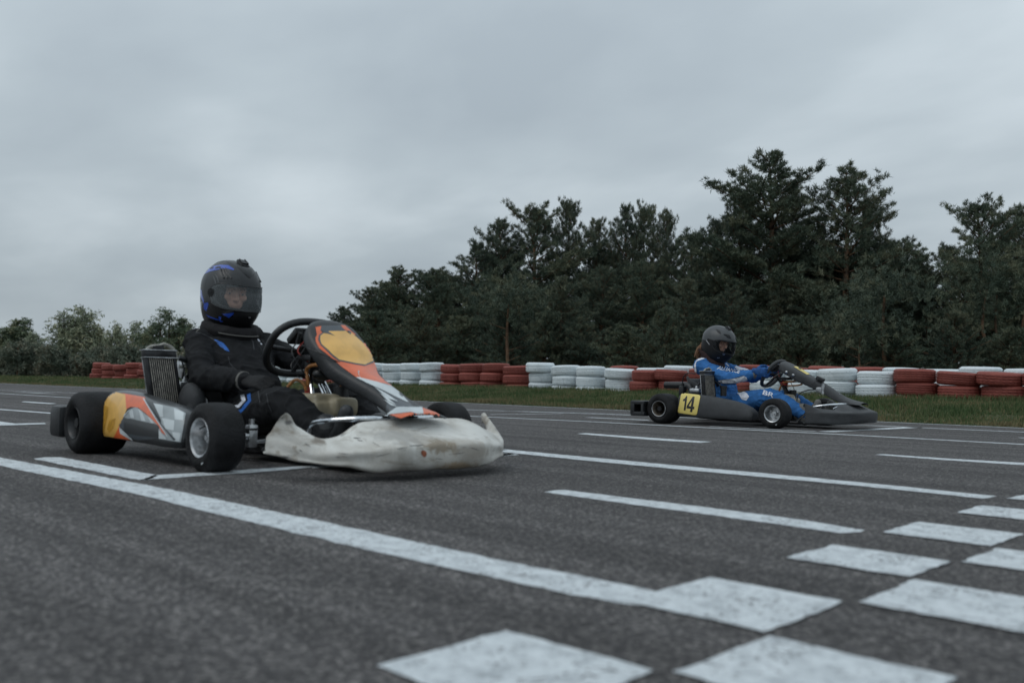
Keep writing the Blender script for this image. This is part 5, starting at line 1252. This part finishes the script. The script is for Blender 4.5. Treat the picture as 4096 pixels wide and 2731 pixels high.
# ================================================================== STICKERS AND LETTERING
def A_(*pts): return [[(100+x/1.651, 1000+y/1.651) for x, y in p] for p in pts]     # outlines read off enlargements of the photograph
def B_(*pts): return [[(1000+x/2.01, 1200+y/2.01) for x, y in p] for p in pts]
def D_(*pts): return [[(1040+x/3.92, 1250+y/3.92) for x, y in p] for p in pts]
def H_(*pts): return [[(720+x/3.92, 1000+y/3.92) for x, y in p] for p in pts]
def E_(*pts): return [[(800+x/3.92, 1400+y/3.92) for x, y in p] for p in pts]
bv = bvh_of(SF1)
def st(name, polys, tgt, m, bv, lay): return sticker_seen(name, polys, tgt, M[m], off=.0007*lay, bvh=bv)
st('sticker', B_([(905, 640), (1130, 690), (1290, 830), (1400, 935), (1240, 960), (1085, 925), (1095, 880), (1100, 835), (1075, 770), (1000, 700)]), SF1, 'sticker_grey', bv, 1)
st('sticker', D_([(868, 232), (965, 212), (968, 240), (945, 285), (1000, 330), (1500, 500), (1640, 480), (1790, 650), (1870, 850), (1900, 930), (1960, 1000), (2130, 1120), (2150, 1190), (1980, 1120), (1700, 1060), (1500, 1010), (1280, 852), (1160, 745), (1040, 645), (930, 560), (880, 470), (868, 400), (892, 350)]), SF1, 'orange', bv, 2)
st('sticker', D_([(1262, 200), (1330, 203), (1440, 300), (1500, 345), (1440, 360), (1370, 300), (1300, 250)]), SF1, 'orange', bv, 2)
st('sticker', D_([(960, 208), (1255, 205), (1350, 295), (1400, 350), (1500, 480), (1200, 560), (955, 520), (910, 430), (925, 355), (990, 305), (945, 290)]), SF1, 'sticker_grey', bv, 3)
st('sticker', D_([(955, 520), (1500, 480), (1600, 500), (1770, 690), (1790, 730), (1775, 790), (1640, 840), (1500, 820), (1230, 762), (1130, 690), (1040, 600)]), SF1, 'sticker_grey', bv, 3)
st('sticker', D_([(945, 370), (1000, 325), (1080, 297), (1345, 293), (1385, 330), (1430, 320), (1600, 470), (1700, 600), (1775, 715), (1765, 762), (1640, 822), (1500, 800), (1240, 742), (1150, 672), (1060, 582), (965, 500), (943, 430)]), SF1, 'yellow', bv, 4)
st('sticker', D_([(985, 285), (1060, 300), (1170, 370), (1060, 338), (1000, 330)], [(1352, 292), (1400, 290), (1425, 320), (1408, 358), (1392, 320)]), SF1, 'sticker_grey', bv, 5)
st('sticker', B_([(865, 570), (880, 572), (872, 600), (890, 625), (1020, 658), (1132, 690), (1200, 740), (1275, 822), (1258, 820), (1195, 790), (1060, 722), (940, 668), (850, 622), (885, 622)]), SF1, 'sticker_white', bv, 3)
st('sticker', B_([(1000, 700), (1110, 762), (1190, 820), (1100, 790)], [(1040, 745), (1120, 800), (1180, 850), (1110, 815)], [(1075, 800), (1140, 835), (1185, 860), (1135, 850)]), SF1, 'sticker_white', bv, 4)
st('sticker', B_([(1100, 922), (1180, 864), (1240, 862), (1392, 930), (1372, 862), (1382, 864), (1402, 938), (1300, 905), (1235, 872), (1188, 872), (1115, 925)]), SF1, 'sticker_white', bv, 5)
st('sticker', B_([(1118, 922), (1190, 872), (1238, 872), (1300, 906), (1402, 940), (1384, 868), (1490, 905), (1556, 945), (1500, 960), (1300, 968), (1180, 945)]), SF1, 'orange', bv, 4)
st('sticker', B_([(1195, 745), (1212, 750), (1232, 772), (1225, 778), (1205, 765)]), SF1, 'sticker_black', bv, 6)
sticker = None
# thin cord running over the fairing to the transponder
tube_part('cord', [(1.0, -.150, .475), (1.03, -.152, .47), (1.09, -.13, .45), (1.12, -.09, .425), (1.14, -.03, .405), (1.15, .01, .385)], .0022, M['black_plastic'], KN, 6, 5)
bv = bvh_of(PODS1[0])
st('sticker', A_([(545, 930), (600, 938), (668, 955), (675, 1050), (592, 1236), (480, 1222), (498, 1100)]), PODS1[0], 'yellow', bv, 2)
st('sticker', A_([(516, 1018), (552, 1036), (548, 1090), (522, 1212), (486, 1205)], [(560, 1125), (600, 1110), (590, 1170), (560, 1205), (545, 1180)]), PODS1[0], 'yellow_stain', bv, 3)
st('sticker', A_([(640, 945), (790, 973), (835, 1062), (890, 1140), (945, 1228), (905, 1205), (885, 1160), (800, 1078), (750, 1040), (700, 1035), (672, 1052), (664, 955)]), PODS1[0], 'orange', bv, 3)
st('sticker', A_([(626, 1160), (650, 1215), (712, 1254), (588, 1237)]), PODS1[0], 'orange', bv, 3)
st('sticker', A_([(652, 1112), (680, 1062), (735, 1033), (800, 1085), (886, 1150), (870, 1152), (700, 1112)]), PODS1[0], 'sticker_silver', bv, 2)
st('sticker', A_([(690, 1065), (712, 1048), (725, 1110), (700, 1105)], [(752, 1048), (775, 1065), (800, 1130), (770, 1125)], [(812, 1098), (840, 1118), (860, 1145), (835, 1140)]), PODS1[0], 'sticker_white', bv, 3)
st('sticker', A_([(848, 1010), (1000, 1042), (1062, 1078), (1030, 1268), (885, 1245), (884, 1180), (945, 1228), (900, 1120)]), PODS1[0], 'sticker_silver', bv, 2)
st('sticker', A_([(852, 1014), (912, 1026), (915, 1100), (896, 1102)], [(905, 1108), (990, 1125), (985, 1190), (930, 1180)], [(985, 1045), (1050, 1075), (1045, 1125), (992, 1118)], [(888, 1190), (930, 1235), (935, 1250), (888, 1243)], [(975, 1200), (1030, 1208), (1022, 1262), (985, 1258)]), PODS1[0], 'sticker_white', bv, 3)
st('sticker', A_([(792, 985), (800, 988), (905, 1150), (1000, 1250), (985, 1256), (890, 1140), (835, 1062)]), PODS1[0], 'sticker_grey', bv, 4)
st('sticker', A_([(620, 1150), (655, 1105), (885, 1152), (885, 1240), (740, 1256), (650, 1212)]), PODS1[0], 'sticker_grey', bv, 2)
st('sticker', A_([(655, 1108), (884, 1153), (884, 1238), (740, 1222), (655, 1205)]), PODS1[0], 'sticker_black', bv, 3)
st('sticker', A_([(780, 980), (788, 982), (842, 1065), (950, 1232), (942, 1230), (832, 1064)], [(626, 1165), (640, 1205), (720, 1256), (712, 1257), (632, 1210)], [(655, 1105), (690, 1062), (730, 1040), (690, 1058), (660, 1085)]), PODS1[0], 'sticker_white', bv, 5)
defm('rust', (.30, .085, .035), .6, var=.3, vscale=80)
bv = bvh_of(NF1)
st('gash', B_([(1374, 1213), (1393, 1206), (1412, 1216), (1421, 1238), (1408, 1262), (1390, 1254), (1376, 1236)]), NF1, 'rust', bv, 2)
defm('scrape', (.13, .125, .12), .7, var=.5, vscale=90)
rs_ = random.Random(21)
for (x, y, ln, an_, w_) in [(830, 1105, 60, .12, 5), (860, 1122, 50, .25, 4), (440, 1150, 55, .55, 4), (395, 1205, 30, .3, 3), (290, 1290, 110, .18, 3.5), (560, 1330, 160, .08, 3), (1010, 1260, 120, -.25, 2.5), (1180, 1195, 90, -.15, 3), (1280, 1172, 120, -.05, 4), (1490, 1270, 60, .2, 3), (1600, 1240, 130, -.12, 2.5), (1760, 1180, 90, .3, 2.5), (980, 1140, 70, .5, 2.5), (1370, 1180, 50, .9, 3), (700, 1225, 90, .15, 2), (1850, 1330, 50, -.2, 4)]:
    pts = []; low_ = []
    for k in range(7):
        t = k/6; px_ = x+ln*t*math.cos(an_); py_ = y+ln*t*math.sin(an_)+rs_.gauss(0, 1.2); hw = w_*math.sin(math.pi*(t*.86+.07))*rs_.uniform(.6, 1.2); pts.append((px_, py_-hw)); low_.append((px_, py_+hw))
    st('scrape', B_(pts+low_[::-1]), NF1, 'scrape', bv, 1)
# black suit stripes
bv = bvh_of(SU1)
def ss(name, polys, tgt, m, bv, off=.0015): return sticker_seen(name, polys, tgt, M[m], off=off, bvh=bv, step=5)
ss('blue_patch', [[(855, 1357), (870, 1361), (893, 1372), (910, 1392), (918, 1407), (903, 1402), (880, 1385)]], SU1, 'patch_blue', bv)
ss('white_stripe', E_([(628, 712), (690, 698), (722, 785), (620, 900), (550, 908), (522, 870), (600, 858), (660, 790)]), SU1, 'cloth_white', bv)
ss('blue_stripe', E_([(735, 680), (795, 675), (805, 800), (690, 940), (640, 988), (600, 970), (598, 940), (655, 925), (670, 880), (755, 790)]), SU1, 'patch_blue', bv)
ss('shoulder_piping', H_([(248, 1280), (320, 1215), (370, 1200), (412, 1225), (370, 1212), (325, 1228), (262, 1284)]), SU1, 'glove_grey', bv)
ss('chest_badge', H_([(1205, 1375), (1225, 1385), (1255, 1435), (1240, 1440), (1215, 1415)], [(1255, 1455), (1285, 1470), (1285, 1490), (1262, 1480)]), SU1, 'cloth_white', bv)
defm('suit_seam', (.045, .047, .052), .8)
ss('seam', H_([(240, 1290), (330, 1300), (480, 1370), (640, 1480), (700, 1560), (690, 1562), (630, 1488), (475, 1380), (330, 1310), (240, 1300)], [(1095, 1360), (1110, 1360), (1150, 1450), (1165, 1560), (1152, 1560), (1138, 1452)]), SU1, 'suit_seam', bv)
ss('seam', E_([(440, 100), (450, 100), (470, 200), (560, 300), (552, 306), (462, 208)], [(905, 640), (915, 636), (950, 800), (940, 850), (930, 800)], [(1040, 680), (1050, 678), (1080, 850), (1130, 960), (1120, 962), (1070, 855)]), SU1, 'suit_seam', bv)
# helmet art
defm('scroll_grey', (.10, .105, .11), .4)
bv = bvh_of(HL1)
ss('blue_graphic', H_([(385, 380), (420, 300), (500, 258), (640, 232), (760, 240), (850, 300), (840, 318), (740, 292), (640, 300), (560, 315), (450, 345)]), HL1, 'helmet_blue', bv, .0008)
ss('dark_graphic', H_([(555, 275), (600, 258), (650, 262), (620, 285), (560, 295)], [(480, 275), (530, 262), (520, 285), (470, 300)]), HL1, 'helmet_dark', bv, .0016)
ss('blue_graphic', H_([(985, 245), (1050, 270), (1090, 310), (1040, 290)], [(322, 600), (345, 640), (350, 700), (378, 790), (375, 850), (350, 790), (318, 720)], [(385, 830), (440, 822), (450, 858), (405, 865), (395, 905), (415, 960), (375, 925), (370, 880)]), HL1, 'helmet_blue', bv, .0008)
ss('blue_graphic', H_([(655, 1000), (760, 992), (842, 980), (828, 1015), (765, 1062), (728, 1040)], [(605, 1040), (650, 1045), (622, 1065), (635, 1100), (680, 1120), (640, 1128), (612, 1095)], [(400, 1005), (470, 1040), (600, 1085), (620, 1105), (540, 1085), (450, 1050)], [(1235, 985), (1262, 962), (1250, 1020), (1215, 1080), (1225, 1030)]), HL1, 'helmet_blue', bv, .0008)
ss('silver_logo', H_([(1065, 1040), (1095, 1040), (1098, 1060), (1068, 1062)]), HL1, 'logo_silver', bv, .006)
ss('scroll_line', H_([(545, 360), (590, 420), (608, 480), (602, 540), (595, 480), (575, 425)], [(602, 545), (680, 518), (760, 530), (850, 575), (835, 580), (755, 542), (680, 530), (606, 555)], [(505, 390), (545, 440), (565, 500), (570, 548), (552, 545), (550, 500), (532, 450)]), HL1, 'scroll_grey', bv, .0008)
# blue suit: white panels and lettering
def Kp(*pts): return [[(2450+x/2.045, 1220+y/2.045) for x, y in p] for p in pts]
def Gp(*pts): return [[(2740+x/5.2275, 1270+y/5.2275) for x, y in p] for p in pts]
bv = bvh_of(SU2)
def s2(name, polys, m, off=.0015): return sticker_seen(name, polys, SU2, M[m], off=off, bvh=bv, step=3)
s2('white_yoke', Gp([(232, 900), (300, 845), (390, 815), (480, 820), (560, 845), (575, 880), (500, 860), (400, 862), (330, 885), (270, 905), (225, 930)]), 'cloth_white')
s2('white_back_panel', Gp([(225, 925), (245, 905), (228, 970), (232, 1060), (250, 1140), (225, 1150), (205, 1120), (190, 1040), (195, 975)]), 'cloth_white')
s2('white_sleeve_panel', Gp([(690, 1320), (800, 1300), (950, 1290), (1100, 1255), (1235, 1220), (1285, 1250), (1310, 1310), (1180, 1350), (1050, 1370), (880, 1375), (760, 1375)]), 'cloth_white')
s2('sleeve_seam', Gp([(690, 1312), (800, 1292), (950, 1282), (1100, 1246), (1232, 1212), (1236, 1222), (1100, 1258), (950, 1293), (800, 1304), (700, 1322)]), 'sticker_grey', .002)
s2('white_sleeve_panel', Gp([(1035, 1040), (1070, 1010), (1200, 1050), (1380, 1065), (1530, 1068), (1530, 1085), (1400, 1090), (1200, 1100), (1100, 1080)]), 'cloth_white')
s2('white_leg_panel', Kp([(1000, 702), (1060, 700), (1100, 720), (1118, 748), (1095, 780), (1060, 772), (1035, 735)]), 'cloth_white')
s2('zip_line', Gp([(838, 958), (870, 960), (930, 1020), (920, 1024), (862, 978)]), 'cloth_white')
def seen_text(name, txt, tgt, p0, p1, hpx, m, bold=0, shear=0, off=.002, bvh=None, step=3, up=None, bend=0.):
    """lettering whose baseline runs p0->p1 as seen, height hpx"""
    ps = text_polys(txt, 1., bold, shear); xs = [q[0] for p in ps for q in p]; ys = [q[1] for p in ps for q in p]; x0, x1, y0, y1 = min(xs), max(xs), min(ys), max(ys)
    d = Vector((p1[0]-p0[0], p1[1]-p0[1])); L0 = d.length; e = d/L0; u = Vector(up) if up else Vector((e.y, -e.x)); out = []
    for p in ps:
        o = []
        for x, y in p:
            s = (x-x0)/(x1-x0); h = (y-y0)/(y1-y0)*hpx; q = Vector(p0)+e*L0*s+u*h+Vector((e.y, -e.x))*(-bend*4*s*(1-s)); o.append((q.x, q.y))
        out.append(o)
    return sticker_seen(name, out, tgt, m if not isinstance(m, str) else M[m], off=off, bvh=bvh, step=step)
seen_text('lettering', 'ALLIANCE', SU2, (2867, 1477), (2960, 1494), 15, 'cloth_white', .028, .25, .0025, bv, 3, (.25, -.97), 0)
seen_text('lettering', 'BR', SU2, (3050, 1577), (3093, 1591), 18.5, 'cloth_white', .02, 0, .0025, bv, 3, (.30, -.95))
# silver maker's disc on the grey helmet
bv = bvh_of(HL2); disc = [(812+22*math.cos(a*.449), 760+22*math.sin(a*.449)) for a in range(14)]
sticker_seen('silver_disc', Gp(disc), HL2, M['logo_silver'], off=.001, bvh=bv, step=2); sticker_seen('disc_centre', Gp([(812+(x-812)*.55, 760+(y-760)*.55) for x, y in disc]), HL2, M['helmet_black'], off=.0018, bvh=bv, step=2)
sticker_seen('silver_line', Gp([(440, 475), (452, 472), (518, 562), (508, 568)], [(665, 835), (730, 832), (728, 842), (668, 845)]), HL2, M['logo_silver'], off=.001, bvh=bv, step=2)
# number plates
pod2 = PODS2[0]; bv = bvh_of(pod2)
def rrect(q, r=.12, n=5):
    q = [Vector(p) for p in q]; out = []
    for i in range(4):
        a, b_, c = q[i-1], q[i], q[(i+1) % 4]; p0 = b_.lerp(a, r); p1 = b_.lerp(c, r)
        for k in range(n+1): t = k/n; out.append(tuple(p0*(1-t)**2+b_*2*t*(1-t)+p1*t*t))
    return out
pl = [rrect([(2450+x/2.045, 1220+y/2.045) for x, y in ((565, 720), (722, 738), (690, 902), (533, 880))])]
plate = sticker_seen('number_plate', pl, pod2, M['plate_yellow'], off=.003, bvh=bv, step=4); solid(plate, .002, 0)
def digit_outline(ch, quad):
    g = {'1': [[(.08, .74), (.08, .62), (.38, .66), (.38, 0), (.66, 0), (.66, 1), (.48, 1), (.34, .84)]],
         '4': [[(.0, .36), (.0, .20), (.52, .20), (.52, .36)], [(.52, 0), (.80, 0), (.80, .20), (.98, .20), (.98, .36), (.80, .36), (.80, 1), (.56, 1), (.0, .36), (.22, .36), (.52, .74)]]}[ch]
    (ax_, ay_), (bx_, by_), (cx_, cy_), (dx_, dy_) = quad  # tl,tr,br,bl
    out = []
    for p in g:
        out.append([((ax_*(1-x)+bx_*x)*y+(dx_*(1-x)+cx_*x)*(1-y), (ay_*(1-x)+by_*x)*y+(dy_*(1-x)+cy_*x)*(1-y)) for x, y in p])
    return out
for ch, q in (('1', ((580, 742), (632, 748), (616, 862), (566, 858))), ('4', ((622, 745), (688, 752), (666, 876), (604, 868)))):
    qq = [(2450+x/2.045, 1220+y/2.045) for x, y in q]; sticker_seen('digit_'+{'1': 'one', '4': 'four'}[ch], digit_outline(ch, qq), pod2, M['plate_black'], parent=plate, off=.0055, bvh=bv, step=3)
bv = bvh_of(SF2)
pl = sticker_seen('number_plate', Kp([(1480, 503), (1500, 502), (1540, 506), (1652, 560), (1600, 568), (1588, 568), (1560, 552)]), SF2, M['plate_yellow'], off=.002, bvh=bv, step=3)
sticker_seen('digit_one', Kp([(1545, 518), (1562, 520), (1622, 552), (1606, 554)]), SF2, M['plate_black'], parent=pl, off=.004, bvh=bv, step=3)
sticker_seen('digit_four', Kp([(1515, 513), (1530, 513), (1545, 526), (1532, 527)]), SF2, M['plate_black'], parent=pl, off=.004, bvh=bv, step=3)
for q_ in ((1423, 548), (1478, 573)):
    d = ray(2450+q_[0]/2.045, 1220+q_[1]/2.045); h, n_, i_, _ = bv.ray_cast(CAMP, d)
    if h is not None:
        if n_.dot(d) > 0: n_ = -n_
        b = MB(); b.tube([h-n_*.002, h+n_*.006], .0125, 16); b.tube([h+n_*.006, h+n_*.010], .007, 6); me = b.mesh('bolt'); me.transform(o_world(SF2).inverted()); link('bolt', me, M['alu'], SF2, sharp if False else True)
# tidy: the 'S' of sidewall lettering on the near kart's rear tyre etc. stays as raised worn marks
